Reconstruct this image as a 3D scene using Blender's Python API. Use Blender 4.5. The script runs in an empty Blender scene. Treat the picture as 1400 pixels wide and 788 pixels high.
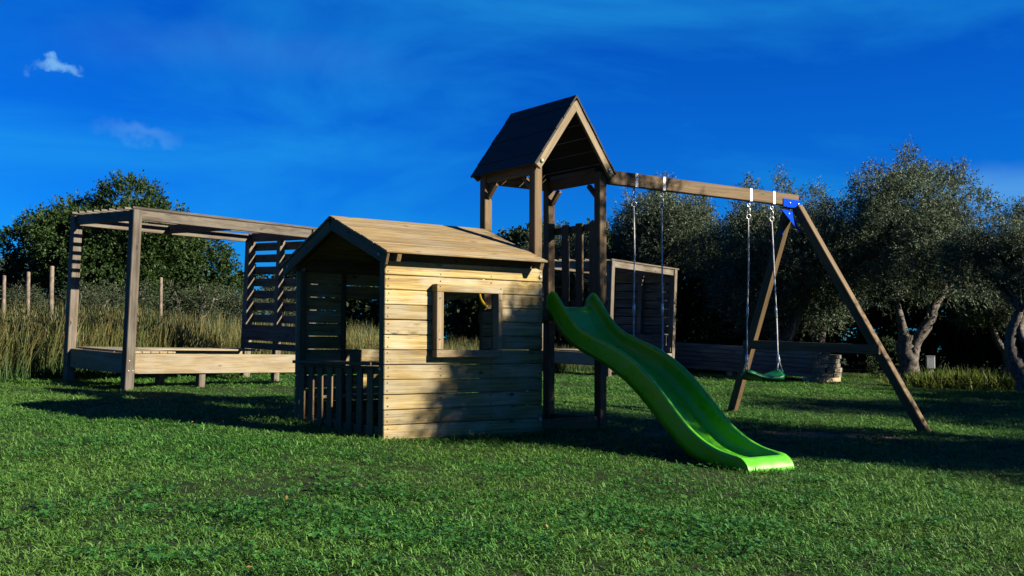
import bpy, math, random
import numpy as np
from mathutils import Vector, Matrix, Euler

R = math.radians
rng = np.random.default_rng(7)
random.seed(7)
scene = bpy.context.scene
col = scene.collection

# ------------------------------------------------------------------ camera
CAM_Z = 0.785
cam_d = bpy.data.cameras.new('camera')
cam = bpy.data.objects.new('camera', cam_d)
col.objects.link(cam)
pitch, roll = R(3.175), R(0.203)
fw = Vector((0, math.cos(pitch), math.sin(pitch)))
rt = Vector((1, 0, 0))
up = Vector((0, -math.sin(pitch), math.cos(pitch)))
rt2 = rt * math.cos(roll) + up * math.sin(roll)
up2 = up * math.cos(roll) - rt * math.sin(roll)
m = Matrix((rt2, up2, -fw)).transposed().to_4x4()
m.translation = (0, 0, CAM_Z)
cam.matrix_world = m
cam_d.sensor_width = 36.0
cam_d.lens = 36.0 * 1461.7 / 1400.0
cam_d.clip_start = 0.05
cam_d.clip_end = 2000
scene.camera = cam

# ------------------------------------------------------------------ light
SUN_AZ = (0.943, -0.334)
SUN_EL = R(26)
az = Vector((SUN_AZ[0], SUN_AZ[1], 0)).normalized()
to_sun = Vector((az.x * math.cos(SUN_EL), az.y * math.cos(SUN_EL), math.sin(SUN_EL)))
sun_d = bpy.data.lights.new('sun', 'SUN')
sun_d.energy = 5.0
sun_d.angle = R(0.5)
sun_d.color = (1.0, 0.90, 0.74)
sun = bpy.data.objects.new('sun', sun_d)
col.objects.link(sun)
sun.location = (20, -10, 20)
sun.rotation_euler = (-to_sun).to_track_quat('-Z', 'Y').to_euler()

scene.view_settings.view_transform = 'Standard'
scene.view_settings.look = 'None'
scene.view_settings.gamma = 1.0
scene.view_settings.exposure = 2.0
scene.view_settings.use_curve_mapping = False

world = bpy.data.worlds.new('World')
scene.world = world
world.use_nodes = True
nt = world.node_tree
nt.nodes.clear()


def node(t, kind, **kw):
    n = t.nodes.new(kind)
    for k, v in kw.items():
        setattr(n, k, v)
    return n


def ramp(t, fac, stops, interp='LINEAR'):
    n = t.nodes.new('ShaderNodeValToRGB')
    n.color_ramp.interpolation = interp
    e = n.color_ramp.elements
    while len(e) < len(stops):
        e.new(0.5)
    for i, (p, c) in enumerate(stops):
        e[i].position = p
        e[i].color = (*c, 1) if len(c) == 3 else c
    t.links.new(fac, n.inputs[0])
    return n


def math_n(t, op, a, b=None, c=None, clamp=False):
    n = t.nodes.new('ShaderNodeMath')
    n.operation = op
    n.use_clamp = clamp
    for i, v in enumerate((a, b, c)):
        if v is None:
            continue
        if isinstance(v, (int, float)):
            n.inputs[i].default_value = v
        else:
            t.links.new(v, n.inputs[i])
    return n.outputs[0]


def mixc(t, fac, a, b, mode='MIX'):
    n = t.nodes.new('ShaderNodeMix')
    n.data_type = 'RGBA'
    n.blend_type = mode
    for i, v in ((0, fac), (6, a), (7, b)):
        if isinstance(v, (int, float)):
            n.inputs[i].default_value = v
        elif isinstance(v, tuple):
            n.inputs[i].default_value = (*v, 1)
        else:
            t.links.new(v, n.inputs[i])
    return n.outputs[2]


sky = node(nt, 'ShaderNodeTexSky', sky_type='NISHITA')
sky.sun_disc = False
sky.sun_elevation = SUN_EL
sky.sun_rotation = math.atan2(az.x, az.y)
sky.air_density = 1.0
sky.dust_density = 0.1
sky.ozone_density = 3.0
hs = node(nt, 'ShaderNodeHueSaturation')
hs.inputs['Hue'].default_value = 0.5
hs.inputs['Saturation'].default_value = 1.35
hs.inputs['Value'].default_value = 1.0
nt.links.new(sky.outputs[0], hs.inputs['Color'])
skyc = mixc(nt, 1.0, hs.outputs[0], (0.012, 0.250, 0.66), 'MULTIPLY')
tc = node(nt, 'ShaderNodeTexCoord')
mp = node(nt, 'ShaderNodeMapping')
mp.inputs['Scale'].default_value = (1.0, 1.0, 3.6)
mp.inputs['Rotation'].default_value = (0, R(7), 0)
mp.inputs['Location'].default_value = (0.35, 0.0, 0.1)
nt.links.new(tc.outputs['Generated'], mp.inputs[0])
nz = node(nt, 'ShaderNodeTexNoise')
nz.inputs['Scale'].default_value = 2.3
nz.inputs['Detail'].default_value = 9
nz.inputs['Roughness'].default_value = 0.55
nz.inputs['Distortion'].default_value = 0.7
nt.links.new(mp.outputs[0], nz.inputs['Vector'])
cl = ramp(nt, nz.outputs[0], [(0.44, (0, 0, 0)), (0.78, (0.6, 0.6, 0.6))])
skyc = mixc(nt, cl.outputs[0], skyc, (0.10, 2.0, 4.3))


def wisp(t, base, px, py, sx, sy, amt, sc):
    """a small cirrus tuft in one direction of the sky"""
    d = (fw * 1461.7 + rt2 * (px - 700) - up2 * (py - 394)).normalized()
    e1 = Vector((0, 0, 1)).cross(d).normalized()
    e2 = d.cross(e1)
    n2 = node(t, 'ShaderNodeTexNoise')
    n2.inputs['Scale'].default_value = sc
    n2.inputs['Detail'].default_value = 6
    t.links.new(tc.outputs['Generated'], n2.inputs['Vector'])
    w = node(t, 'ShaderNodeVectorMath', operation='SUBTRACT')
    t.links.new(n2.outputs['Color'], w.inputs[0])
    w.inputs[1].default_value = (0.5, 0.5, 0.5)
    w2 = node(t, 'ShaderNodeVectorMath', operation='SCALE')
    t.links.new(w.outputs[0], w2.inputs[0])
    w2.inputs['Scale'].default_value = min(sx * 1.9, 0.06)
    w3 = node(t, 'ShaderNodeVectorMath', operation='ADD')
    t.links.new(tc.outputs['Generated'], w3.inputs[0])
    t.links.new(w2.outputs[0], w3.inputs[1])
    res = None
    for e, s in ((e1, sx), (e2, sy)):
        dt = node(t, 'ShaderNodeVectorMath', operation='DOT_PRODUCT')
        t.links.new(w3.outputs[0], dt.inputs[0])
        dt.inputs[1].default_value = e / s
        sq = math_n(t, 'POWER', math_n(t, 'ABSOLUTE', math_n(t, 'SUBTRACT', dt.outputs['Value'], float(d.dot(e) / s))), 2.0)
        res = sq if res is None else math_n(t, 'ADD', res, sq)
    front = node(t, 'ShaderNodeVectorMath', operation='DOT_PRODUCT')
    t.links.new(tc.outputs['Generated'], front.inputs[0])
    front.inputs[1].default_value = d
    fac = math_n(t, 'MULTIPLY', math_n(t, 'SUBTRACT', 1.0, res, clamp=True), math_n(t, 'GREATER_THAN', front.outputs['Value'], 0.0))
    fac = math_n(t, 'MULTIPLY', math_n(t, 'POWER', fac, 1.6), amt)
    return mixc(t, fac, base, (1.7, 3.7, 5.0))


skyc = wisp(nt, skyc, 80, 92, 0.030, 0.008, 0.5, 45)
skyc = wisp(nt, skyc, 195, 184, 0.045, 0.010, 0.13, 30)
skyc = wisp(nt, skyc, 1370, 262, 0.16, 0.030, 0.22, 9)
skyc = wisp(nt, skyc, 330, 70, 0.20, 0.03, 0.03, 9)
bg = node(nt, 'ShaderNodeBackground')
bg.inputs['Strength'].default_value = 0.05
nt.links.new(skyc, bg.inputs['Color'])
out = node(nt, 'ShaderNodeOutputWorld')
nt.links.new(bg.outputs[0], out.inputs['Surface'])

# ------------------------------------------------------------------ materials


def new_mat(name):
    mt = bpy.data.materials.new(name)
    mt.use_nodes = True
    t = mt.node_tree
    t.nodes.clear()
    o = t.nodes.new('ShaderNodeOutputMaterial')
    b = t.nodes.new('ShaderNodeBsdfPrincipled')
    t.links.new(b.outputs[0], o.inputs[0])
    return mt, t, b, o


def wood(name, light, dark, grey, greyamt=0.35, var=0.35, rough=0.75, knots=True, bump=0.35):
    light, dark, grey = (tuple(x * 0.41 for x in c) for c in (light, dark, grey))
    mt, t, b, o = new_mat(name)
    tcn = node(t, 'ShaderNodeTexCoord')
    oi = node(t, 'ShaderNodeObjectInfo')
    off = node(t, 'ShaderNodeCombineXYZ')
    t.links.new(math_n(t, 'MULTIPLY', oi.outputs['Random'], 61.0), off.inputs[0])
    t.links.new(math_n(t, 'MULTIPLY', oi.outputs['Random'], 23.7), off.inputs[1])
    t.links.new(math_n(t, 'MULTIPLY', oi.outputs['Random'], 11.3), off.inputs[2])
    add = node(t, 'ShaderNodeVectorMath', operation='ADD')
    t.links.new(tcn.outputs['Object'], add.inputs[0])
    t.links.new(off.outputs[0], add.inputs[1])
    # slow warp so that grain runs round the knots
    kn = node(t, 'ShaderNodeMapping')
    kn.inputs['Scale'].default_value = (3.6, 9.0, 9.0)
    t.links.new(add.outputs[0], kn.inputs[0])
    vo = node(t, 'ShaderNodeTexVoronoi')
    vo.inputs['Scale'].default_value = 1.0
    t.links.new(kn.outputs[0], vo.inputs['Vector'])
    kmask = ramp(t, vo.outputs['Distance'], [(0.0, (1, 1, 1)), (0.10, (0.55, 0.55, 0.55)), (0.30, (0, 0, 0))])
    warp = node(t, 'ShaderNodeVectorMath', operation='SCALE')
    t.links.new(vo.outputs['Color'], warp.inputs[0])
    t.links.new(math_n(t, 'MULTIPLY', kmask.outputs[0], 0.05), warp.inputs['Scale'])
    add2 = node(t, 'ShaderNodeVectorMath', operation='ADD')
    t.links.new(add.outputs[0], add2.inputs[0])
    t.links.new(warp.outputs[0], add2.inputs[1])
    g1 = node(t, 'ShaderNodeMapping')
    g1.inputs['Scale'].default_value = (1.2, 34, 34)
    t.links.new(add2.outputs[0], g1.inputs[0])
    n1 = node(t, 'ShaderNodeTexNoise')
    n1.inputs['Scale'].default_value = 1.0
    n1.inputs['Detail'].default_value = 7
    n1.inputs['Roughness'].default_value = 0.62
    n1.inputs['Distortion'].default_value = 0.4
    t.links.new(g1.outputs[0], n1.inputs['Vector'])
    g2 = node(t, 'ShaderNodeMapping')
    g2.inputs['Scale'].default_value = (2.6, 7, 7)
    t.links.new(add.outputs[0], g2.inputs[0])
    n2 = node(t, 'ShaderNodeTexNoise')
    n2.inputs['Scale'].default_value = 1.0
    n2.inputs['Detail'].default_value = 5
    t.links.new(g2.outputs[0], n2.inputs['Vector'])
    g3 = node(t, 'ShaderNodeMapping')
    g3.inputs['Scale'].default_value = (3.0, 120, 120)
    t.links.new(add2.outputs[0], g3.inputs[0])
    n3 = node(t, 'ShaderNodeTexNoise')
    n3.inputs['Scale'].default_value = 1.0
    n3.inputs['Detail'].default_value = 4
    n3.inputs['Roughness'].default_value = 0.7
    t.links.new(g3.outputs[0], n3.inputs['Vector'])
    fine = ramp(t, n3.outputs[0], [(0.30, (0.45, 0.42, 0.38)), (0.48, (0.95, 0.95, 0.95)), (0.75, (1.12, 1.12, 1.12))])
    c = ramp(t, n1.outputs[0], [(0.34, dark), (0.50, tuple(0.5 * (x + y) for x, y in zip(light, dark))), (0.64, light)])
    gm = ramp(t, n2.outputs[0], [(0.42, (0, 0, 0)), (0.68, (greyamt,) * 3)])
    c2 = mixc(t, gm.outputs[0], c.outputs[0], grey)
    if knots:
        kc = ramp(t, vo.outputs['Distance'], [(0.0, (0.85,) * 3), (0.09, (0.8,) * 3), (0.13, (0.25,) * 3), (0.20, (0, 0, 0))])
        sepc = node(t, 'ShaderNodeSeparateColor')
        t.links.new(vo.outputs['Color'], sepc.inputs[0])
        c2 = mixc(t, math_n(t, 'MULTIPLY', kc.outputs[0], math_n(t, 'GREATER_THAN', sepc.outputs[0], 0.5)), c2, tuple(x * 0.22 for x in dark))
    val = math_n(t, 'ADD', math_n(t, 'MULTIPLY', oi.outputs['Random'], var), 1.0 - var / 2)
    cv = node(t, 'ShaderNodeCombineColor')
    for i in range(3):
        t.links.new(val, cv.inputs[i])
    c3 = mixc(t, 1.0, mixc(t, 1.0, c2, fine.outputs[0], 'MULTIPLY'), cv.outputs[0], 'MULTIPLY')
    t.links.new(c3, b.inputs['Base Color'])
    b.inputs['Roughness'].default_value = rough
    b.inputs['Specular IOR Level'].default_value = 0.25
    bp = node(t, 'ShaderNodeBump')
    bp.inputs['Strength'].default_value = bump
    bp.inputs['Distance'].default_value = 0.004
    t.links.new(n1.outputs[0], bp.inputs['Height'])
    t.links.new(bp.outputs[0], b.inputs['Normal'])
    return mt


def plain(name, c, rough=0.5, metal=0.0, noise=0.0, nscale=20, spec=0.5, bump=0.0):
    mt, t, b, o = new_mat(name)
    b.inputs['Roughness'].default_value = rough
    b.inputs['Metallic'].default_value = metal
    b.inputs['Specular IOR Level'].default_value = spec
    tcn = node(t, 'ShaderNodeTexCoord')
    n1 = node(t, 'ShaderNodeTexNoise')
    n1.inputs['Scale'].default_value = nscale
    n1.inputs['Detail'].default_value = 6
    t.links.new(tcn.outputs['Object'], n1.inputs['Vector'])
    c = tuple(x * 0.6 for x in c)
    a = tuple(x * (1 - noise) for x in c)
    d = tuple(min(1, x * (1 + noise)) for x in c)
    cr = ramp(t, n1.outputs[0], [(0.35, a), (0.65, d)])
    t.links.new(cr.outputs[0], b.inputs['Base Color'])
    if bump:
        bp = node(t, 'ShaderNodeBump')
        bp.inputs['Strength'].default_value = bump
        bp.inputs['Distance'].default_value = 0.01
        t.links.new(n1.outputs[0], bp.inputs['Height'])
        t.links.new(bp.outputs[0], b.inputs['Normal'])
    return mt


def leaf_mat(name, a, b_, c_, trans=0.3, rough=0.5, spec=0.3, patch=None, root=None):
    mt, t, b, o = new_mat(name)
    ge = node(t, 'ShaderNodeNewGeometry')
    cr = ramp(t, ge.outputs['Random Per Island'], [(0.0, a), (0.55, b_), (1.0, c_)])
    colr = cr.outputs[0]
    if patch:
        n1 = node(t, 'ShaderNodeTexNoise')
        n1.inputs['Scale'].default_value = patch[0]
        n1.inputs['Detail'].default_value = 3
        t.links.new(ge.outputs['Position'], n1.inputs['Vector'])
        pm = ramp(t, n1.outputs[0], [(0.42, (0, 0, 0)), (0.62, (1, 1, 1))])
        colr = mixc(t, math_n(t, 'MULTIPLY', pm.outputs[0], patch[2]), colr, patch[1])
    if root:                      # green foot, straw-coloured tip
        tcn = node(t, 'ShaderNodeTexCoord')
        sx = node(t, 'ShaderNodeSeparateXYZ')
        t.links.new(tcn.outputs['Object'], sx.inputs[0])
        hm = ramp(t, sx.outputs[2], [(root[0], (1, 1, 1)), (root[1], (0, 0, 0))])
        colr = mixc(t, hm.outputs[0], colr, root[2])
    t.links.new(colr, b.inputs['Base Color'])
    b.inputs['Roughness'].default_value = rough
    b.inputs['Specular IOR Level'].default_value = spec
    tr = node(t, 'ShaderNodeBsdfTranslucent')
    t.links.new(colr, tr.inputs['Color'])
    mx = node(t, 'ShaderNodeMixShader')
    mx.inputs[0].default_value = trans
    t.links.new(b.outputs[0], mx.inputs[1])
    t.links.new(tr.outputs[0], mx.inputs[2])
    t.links.new(mx.outputs[0], o.inputs[0])
    return mt


M = {}
M['pine'] = wood('pine', (0.60, 0.445, 0.155), (0.25, 0.16, 0.05), (0.56, 0.51, 0.36), 0.7, 0.46)
M['roof_pine'] = wood('roof_pine', (0.50, 0.36, 0.15), (0.17, 0.11, 0.045), (0.40, 0.35, 0.24), 0.6, 0.30, bump=0.7)
M['post'] = wood('post_wood', (0.235, 0.15, 0.060), (0.12, 0.072, 0.028), (0.22, 0.165, 0.09), 0.4, 0.35)
M['frame'] = wood('frame_wood', (0.38, 0.29, 0.16), (0.24, 0.17, 0.085), (0.34, 0.29, 0.20), 0.5, 0.2)
M['grey'] = wood('weathered_wood', (0.215, 0.172, 0.12), (0.065, 0.05, 0.034), (0.255, 0.232, 0.185), 0.7, 0.5, bump=0.7)
M['bench'] = wood('bench_wood', (0.46, 0.37, 0.21), (0.27, 0.20, 0.11), (0.44, 0.40, 0.31), 0.6, 0.2, bump=0.6)
M['darkroof'] = wood('dark_roof_wood', (0.030, 0.028, 0.026), (0.014, 0.013, 0.012), (0.035, 0.034, 0.033), 0.5, 0.4, knots=False, bump=0.6)
M['stack'] = wood('stack_wood', (0.30, 0.25, 0.17), (0.12, 0.095, 0.06), (0.33, 0.31, 0.26), 0.8, 0.5, bump=0.8)
M['pale'] = wood('pale_wood', (0.55, 0.44, 0.25), (0.40, 0.30, 0.16), (0.48, 0.43, 0.32), 0.4, 0.2)
M['nail'] = plain('nail_steel', (0.03, 0.025, 0.02), 0.5, 0.6)
M['steel'] = plain('galvanised_steel', (0.62, 0.63, 0.62), 0.38, 0.85, 0.15, 60)
M['bolt'] = plain('bolt_cap', (0.45, 0.36, 0.26), 0.5, 0.2, 0.2, 40)
M['clamp'] = plain('white_metal', (0.72, 0.72, 0.70), 0.4, 0.3, 0.1, 60)
M['blue'] = plain('blue_paint', (0.0, 0.045, 0.50), 0.75, 0.0, 0.05, 30, 0.02)
M['rope'] = plain('rope', (0.46, 0.46, 0.45), 0.85, 0.0, 0.25, 180, bump=0.5)
M['yellow'] = plain('yellow_plastic', (0.75, 0.50, 0.01), 0.35)
M['seat'] = plain('green_seat_plastic', (0.0, 0.20, 0.05), 0.4, 0, 0.1)
M['box'] = plain('grey_box', (0.42, 0.45, 0.47), 0.45, 0.0, 0.08)
M['brick'] = plain('brick', (0.36, 0.15, 0.08), 0.85, 0, 0.35, 30, bump=0.4)
M['bark'] = plain('olive_bark', (0.105, 0.092, 0.076), 0.9, 0, 0.55, 14, 0.2, bump=1.0)
M['oakbark'] = plain('oak_bark', (0.09, 0.075, 0.055), 0.9, 0, 0.5, 10, 0.2, bump=1.0)
M['stake'] = plain('stake_wood', (0.15, 0.115, 0.08), 0.85, 0, 0.4, 12)

# slide plastic: slightly translucent, scuffed
mt, t, b, o = new_mat('slide_plastic')
b.inputs['Base Color'].default_value = (0.055, 0.48, 0.008, 1)
b.inputs['Roughness'].default_value = 0.34
b.inputs['Specular IOR Level'].default_value = 0.45
nn = node(t, 'ShaderNodeTexNoise')
nn.inputs['Scale'].default_value = 9
nn.inputs['Detail'].default_value = 8
tcs = node(t, 'ShaderNodeTexCoord')
t.links.new(tcs.outputs['Object'], nn.inputs['Vector'])
rr = ramp(t, nn.outputs[0], [(0.35, (0.26,) * 3), (0.7, (0.5,) * 3)])
t.links.new(rr.outputs[0], b.inputs['Roughness'])
cc = ramp(t, nn.outputs[0], [(0.3, (0.042, 0.24, 0.0015)), (0.7, (0.052, 0.275, 0.003))])
t.links.new(cc.outputs[0], b.inputs['Base Color'])
nd = node(t, 'ShaderNodeTexNoise')
nd.inputs['Scale'].default_value = 30
nd.inputs['Detail'].default_value = 10
nd.inputs['Roughness'].default_value = 0.7
mpd = node(t, 'ShaderNodeMapping')
mpd.inputs['Scale'].default_value = (1.6, 0.22, 0.5)
t.links.new(tcs.outputs['Object'], mpd.inputs[0])
t.links.new(mpd.outputs[0], nd.inputs['Vector'])
dm = ramp(t, nd.outputs[0], [(0.52, (0, 0, 0)), (0.70, (0.4, 0.4, 0.4))])
dusty = mixc(t, dm.outputs[0], cc.outputs[0], (0.16, 0.22, 0.09))
t.links.new(dusty, b.inputs['Base Color'])
trl = node(t, 'ShaderNodeBsdfTranslucent')
t.links.new(cc.outputs[0], trl.inputs['Color'])
mx = node(t, 'ShaderNodeMixShader')
mx.inputs[0].default_value = 0.03
t.links.new(b.outputs[0], mx.inputs[1])
t.links.new(trl.outputs[0], mx.inputs[2])
t.links.new(mx.outputs[0], o.inputs[0])
M['slide'] = mt

M['grass'] = leaf_mat('grass_blade', (0.0075, 0.036, 0.0040), (0.034, 0.120, 0.013), (0.092, 0.190, 0.040), 0.28, 0.55, 0.2,
                      (0.55, (0.075, 0.138, 0.024), 0.5))
M['clover'] = leaf_mat('clover_leaf', (0.0100, 0.0610, 0.0078), (0.0189, 0.0831, 0.0100), (0.0333, 0.1109, 0.0166), 0.3, 0.5, 0.3)
M['reed'] = leaf_mat('reed_blade', (0.036, 0.062, 0.017), (0.095, 0.092, 0.028), (0.22, 0.165, 0.065), 0.35, 0.6, 0.2, None, (0.12, 0.62, (0.022, 0.052, 0.012)))
M['weed'] = leaf_mat('weed_leaf', (0.036, 0.066, 0.010), (0.075, 0.105, 0.013), (0.15, 0.14, 0.02), 0.35, 0.6, 0.2)
M['olive'] = leaf_mat('olive_leaf', (0.024, 0.040, 0.018), (0.050, 0.070, 0.038), (0.110, 0.135, 0.095), 0.2, 0.65, 0.12)
M['shrub'] = leaf_mat('shrub_leaf', (0.014, 0.024, 0.010), (0.030, 0.042, 0.020), (0.060, 0.068, 0.042), 0.2, 0.65, 0.1)
M['oak'] = leaf_mat('oak_leaf', (0.0078, 0.0199, 0.0045), (0.0166, 0.0361, 0.0066), (0.0333, 0.0583, 0.0122), 0.22, 0.6, 0.15)
M['dry'] = leaf_mat('dry_leaf', (0.10, 0.05, 0.02), (0.16, 0.09, 0.035), (0.22, 0.14, 0.06), 0.2, 0.7, 0.1)
M['hedge'] = leaf_mat('hedge_leaf', (0.0066, 0.0166, 0.0055), (0.0122, 0.0250, 0.0078), (0.0250, 0.0388, 0.0156), 0.15, 0.65, 0.12)

# ground: soil and thatch under the blades
mt, t, b, o = new_mat('soil_and_turf')
ge = node(t, 'ShaderNodeNewGeometry')
na = node(t, 'ShaderNodeTexNoise')
na.inputs['Scale'].default_value = 38
na.inputs['Detail'].default_value = 8
t.links.new(ge.outputs['Position'], na.inputs['Vector'])
nb = node(t, 'ShaderNodeTexNoise')
nb.inputs['Scale'].default_value = 0.8
nb.inputs['Detail'].default_value = 4
t.links.new(ge.outputs['Position'], nb.inputs['Vector'])
ca = ramp(t, na.outputs[0], [(0.3, (0.005, 0.010, 0.003)), (0.55, (0.011, 0.020, 0.005)), (0.75, (0.025, 0.03, 0.011))])
at = node(t, 'ShaderNodeAttribute', attribute_name='dirt')
cd = ramp(t, na.outputs[0], [(0.3, (0.04, 0.026, 0.015)), (0.7, (0.14, 0.095, 0.06))])
cg = mixc(t, at.outputs['Fac'], ca.outputs[0], cd.outputs[0])
t.links.new(cg, b.inputs['Base Color'])
b.inputs['Roughness'].default_value = 0.95
b.inputs['Specular IOR Level'].default_value = 0.1
bp = node(t, 'ShaderNodeBump')
bp.inputs['Strength'].default_value = 0.8
bp.inputs['Distance'].default_value = 0.03
t.links.new(na.outputs[0], bp.inputs['Height'])
t.links.new(bp.outputs[0], b.inputs['Normal'])
M['ground'] = mt

# ------------------------------------------------------------------ helpers


def gz(x, y):
    """height of the gently sloping lawn"""
    x = np.asarray(x, float)
    y = np.asarray(y, float)
    xs = 14 * np.tanh(x / 14)
    xs = np.where(np.abs(x) < 6, x * (1 - (x / 14) ** 2 / 3), xs)
    ys = np.where(y < 22, y, 22 + 10 * np.tanh((y - 22) / 10))
    ys = np.where(y < -6, -6, ys)
    dip = 0.045 * np.exp(-((x - 2.0) ** 2 + (y - 8.2) ** 2) / 0.8)      # worn hollow at the slide's foot
    return -0.307 - 0.037 * xs + 0.03 * ys - dip


def G(x, y):
    return float(gz(x, y))


mesh_cache = {}


def chamfer_box(lx, ly, lz, bv):
    """box of the given size, centred, with chamfered edges; shared between alike pieces"""
    key = (round(lx, 4), round(ly, 4), round(lz, 4), round(bv, 4))
    if key in mesh_cache:
        return mesh_cache[key]
    hx, hy, hz = lx / 2, ly / 2, lz / 2
    bv = min(bv, 0.45 * min(lx, ly, lz))
    vs, idx = [], {}
    for sx in (-1, 1):
        for sy in (-1, 1):
            for sz in (-1, 1):
                for a in range(3):
                    p = [sx * (hx - bv), sy * (hy - bv), sz * (hz - bv)]
                    p[a] = (sx * hx, sy * hy, sz * hz)[a]
                    idx[(sx, sy, sz, a)] = len(vs)
                    vs.append(tuple(p))
    fs = []
    for a in range(3):
        b_, c_ = (a + 1) % 3, (a + 2) % 3
        for s in (-1, 1):
            q = []
            for sb, sc in ((-1, -1), (1, -1), (1, 1), (-1, 1)):
                k = [0, 0, 0]
                k[a], k[b_], k[c_] = s, sb, sc
                q.append(idx[(*k, a)])
            fs.append(q if s > 0 else q[::-1])
    for a in range(3):
        b_, c_ = (a + 1) % 3, (a + 2) % 3
        for sb in (-1, 1):
            for sc in (-1, 1):
                k0, k1 = [0, 0, 0], [0, 0, 0]
                k0[a], k0[b_], k0[c_] = -1, sb, sc
                k1[a], k1[b_], k1[c_] = 1, sb, sc
                q = [idx[(*k0, b_)], idx[(*k1, b_)], idx[(*k1, c_)], idx[(*k0, c_)]]
                fs.append(q if sb * sc > 0 else q[::-1])
    for sx in (-1, 1):
        for sy in (-1, 1):
            for sz in (-1, 1):
                q = [idx[(sx, sy, sz, a)] for a in range(3)]
                fs.append(q if sx * sy * sz > 0 else q[::-1])
    me = bpy.data.meshes.new('board')
    me.from_pydata(vs, [], fs)
    me.update()
    mesh_cache[key] = me
    return me


mat_mesh = {}


def with_mat(me, mat):
    key = (me.name, mat)
    if key not in mat_mesh:
        c = me.copy()
        c.materials.append(M[mat])
        mat_mesh[key] = c
    return mat_mesh[key]


def tag(o, label=None, cat=None, group=None, kind=None):
    if label:
        o['label'] = label
    if cat:
        o['category'] = cat
    if group:
        o['group'] = group
    if kind:
        o['kind'] = kind
    return o


def mesh_obj(name, verts, faces, mat, parent=None, smooth=False):
    me = bpy.data.meshes.new(name)
    me.from_pydata([tuple(v) for v in verts], [], faces)
    me.materials.append(M[mat])
    if smooth:
        me.polygons.foreach_set('use_smooth', [True] * len(me.polygons))
    me.update()
    ob = bpy.data.objects.new(name, me)
    col.objects.link(ob)
    if parent is not None:
        ob.parent = parent
    return ob


class Thing:
    """an Empty at the base; pieces are given in the builder's coordinates"""

    def __init__(self, name, label, cat, frame, base=(0, 0, 0), group=None):
        self.o = bpy.data.objects.new(name, None)
        self.o.empty_display_size = 0.2
        col.objects.link(self.o)
        self.base = Vector(base)
        self.o.matrix_world = frame @ Matrix.Translation(self.base)
        tag(self.o, label, cat, group)

    def beam(self, name, p0, p1, w, t, mat, upv=(0, 0, 1), bv=0.004, parent=None, jit=0.0, plen=None):
        p0, p1, u = Vector(p0), Vector(p1), Vector(upv)
        d = p1 - p0
        ln = d.length
        x = d.normalized()
        z = (u - x * u.dot(x)).normalized()
        y = z.cross(x)
        me = with_mat(chamfer_box(ln, w, t, bv), mat)
        ob = bpy.data.objects.new(name, me)
        col.objects.link(ob)
        mm = Matrix((x, y, z)).transposed().to_4x4()
        if jit:
            mm = mm @ Euler((random.uniform(-jit, jit) * 2, random.uniform(-jit, jit) * .3, random.uniform(-jit, jit) * .3)).to_matrix().to_4x4()
        mm.translation = (p0 + p1) / 2 - self.base
        if parent is not None:
            ob.parent = parent
            mm = parent.matrix_basis.inverted() @ mm
        else:
            ob.parent = self.o
        ob.matrix_basis = mm
        return ob

    def box(self, name, lo, hi, mat, bv=0.004, parent=None):
        """axis-aligned piece; grain along its longest side"""
        lo, hi = Vector(lo), Vector(hi)
        s = hi - lo
        c = (lo + hi) / 2
        a = max(range(3), key=lambda i: s[i])
        d = Vector((0, 0, 0))
        d[a] = s[a] / 2
        if a == 2:
            return self.beam(name, c - d, c + d, s[0], s[1], mat, (0, 1, 0), bv, parent)
        if a == 0:
            return self.beam(name, c - d, c + d, s[1], s[2], mat, (0, 0, 1), bv, parent)
        return self.beam(name, c - d, c + d, s[0], s[2], mat, (0, 0, 1), bv, parent)

    def mesh(self, name, verts, faces, mat, smooth=False, parent=None):
        vs = [Vector(v) - self.base for v in verts]
        if parent is not None:
            inv = parent.matrix_basis.inverted()
            vs = [inv @ v for v in vs]
        return mesh_obj(name, vs, faces, mat, parent or self.o, smooth)


def tube_geo(pts, rad, seg=8, closed_ends=True, rough=0.0, seed=0):
    """verts, faces of a tapered tube through pts"""
    pts = [Vector(p) for p in pts]
    rs = np.random.default_rng(seed)
    n = len(pts)
    if not hasattr(rad, '__len__'):
        rad = [rad] * n
    vs, fs = [], []
    ref = None
    for i in range(n):
        d = (pts[min(i + 1, n - 1)] - pts[max(i - 1, 0)]).normalized()
        if ref is None:
            ref = Vector((0, 0, 1)) if abs(d.z) < 0.9 else Vector((1, 0, 0))
        a = (ref - d * ref.dot(d)).normalized()
        ref = a
        b_ = d.cross(a)
        for k in range(seg):
            th = 2 * math.pi * k / seg
            r = rad[i] * (1 + rough * (rs.random() - 0.5) * 2)
            vs.append(pts[i] + (a * math.cos(th) + b_ * math.sin(th)) * r)
    for i in range(n - 1):
        for k in range(seg):
            k2 = (k + 1) % seg
            fs.append([i * seg + k, i * seg + k2, (i + 1) * seg + k2, (i + 1) * seg + k])
    if closed_ends:
        fs.append(list(range(seg))[::-1])
        fs.append([(n - 1) * seg + k for k in range(seg)])
    return vs, fs


def join_geo(parts):
    V, F = [], []
    for vs, fs in parts:
        o_ = len(V)
        V += list(vs)
        F += [[i + o_ for i in f] for f in fs]
    return V, F


def ball_geo(c, r, n=6, axis=(1, 1, 1)):
    vs, fs = [], []
    c = Vector(c)
    for i in range(n + 1):
        ph = math.pi * i / n
        for k in range(2 * n):
            th = math.pi * k / n
            vs.append(c + Vector((math.sin(ph) * math.cos(th) * axis[0], math.sin(ph) * math.sin(th) * axis[1], math.cos(ph) * axis[2])) * r)
    for i in range(n):
        for k in range(2 * n):
            k2 = (k + 1) % (2 * n)
            fs.append([i * 2 * n + k, (i + 1) * 2 * n + k, (i + 1) * 2 * n + k2, i * 2 * n + k2])
    return vs, fs


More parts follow.
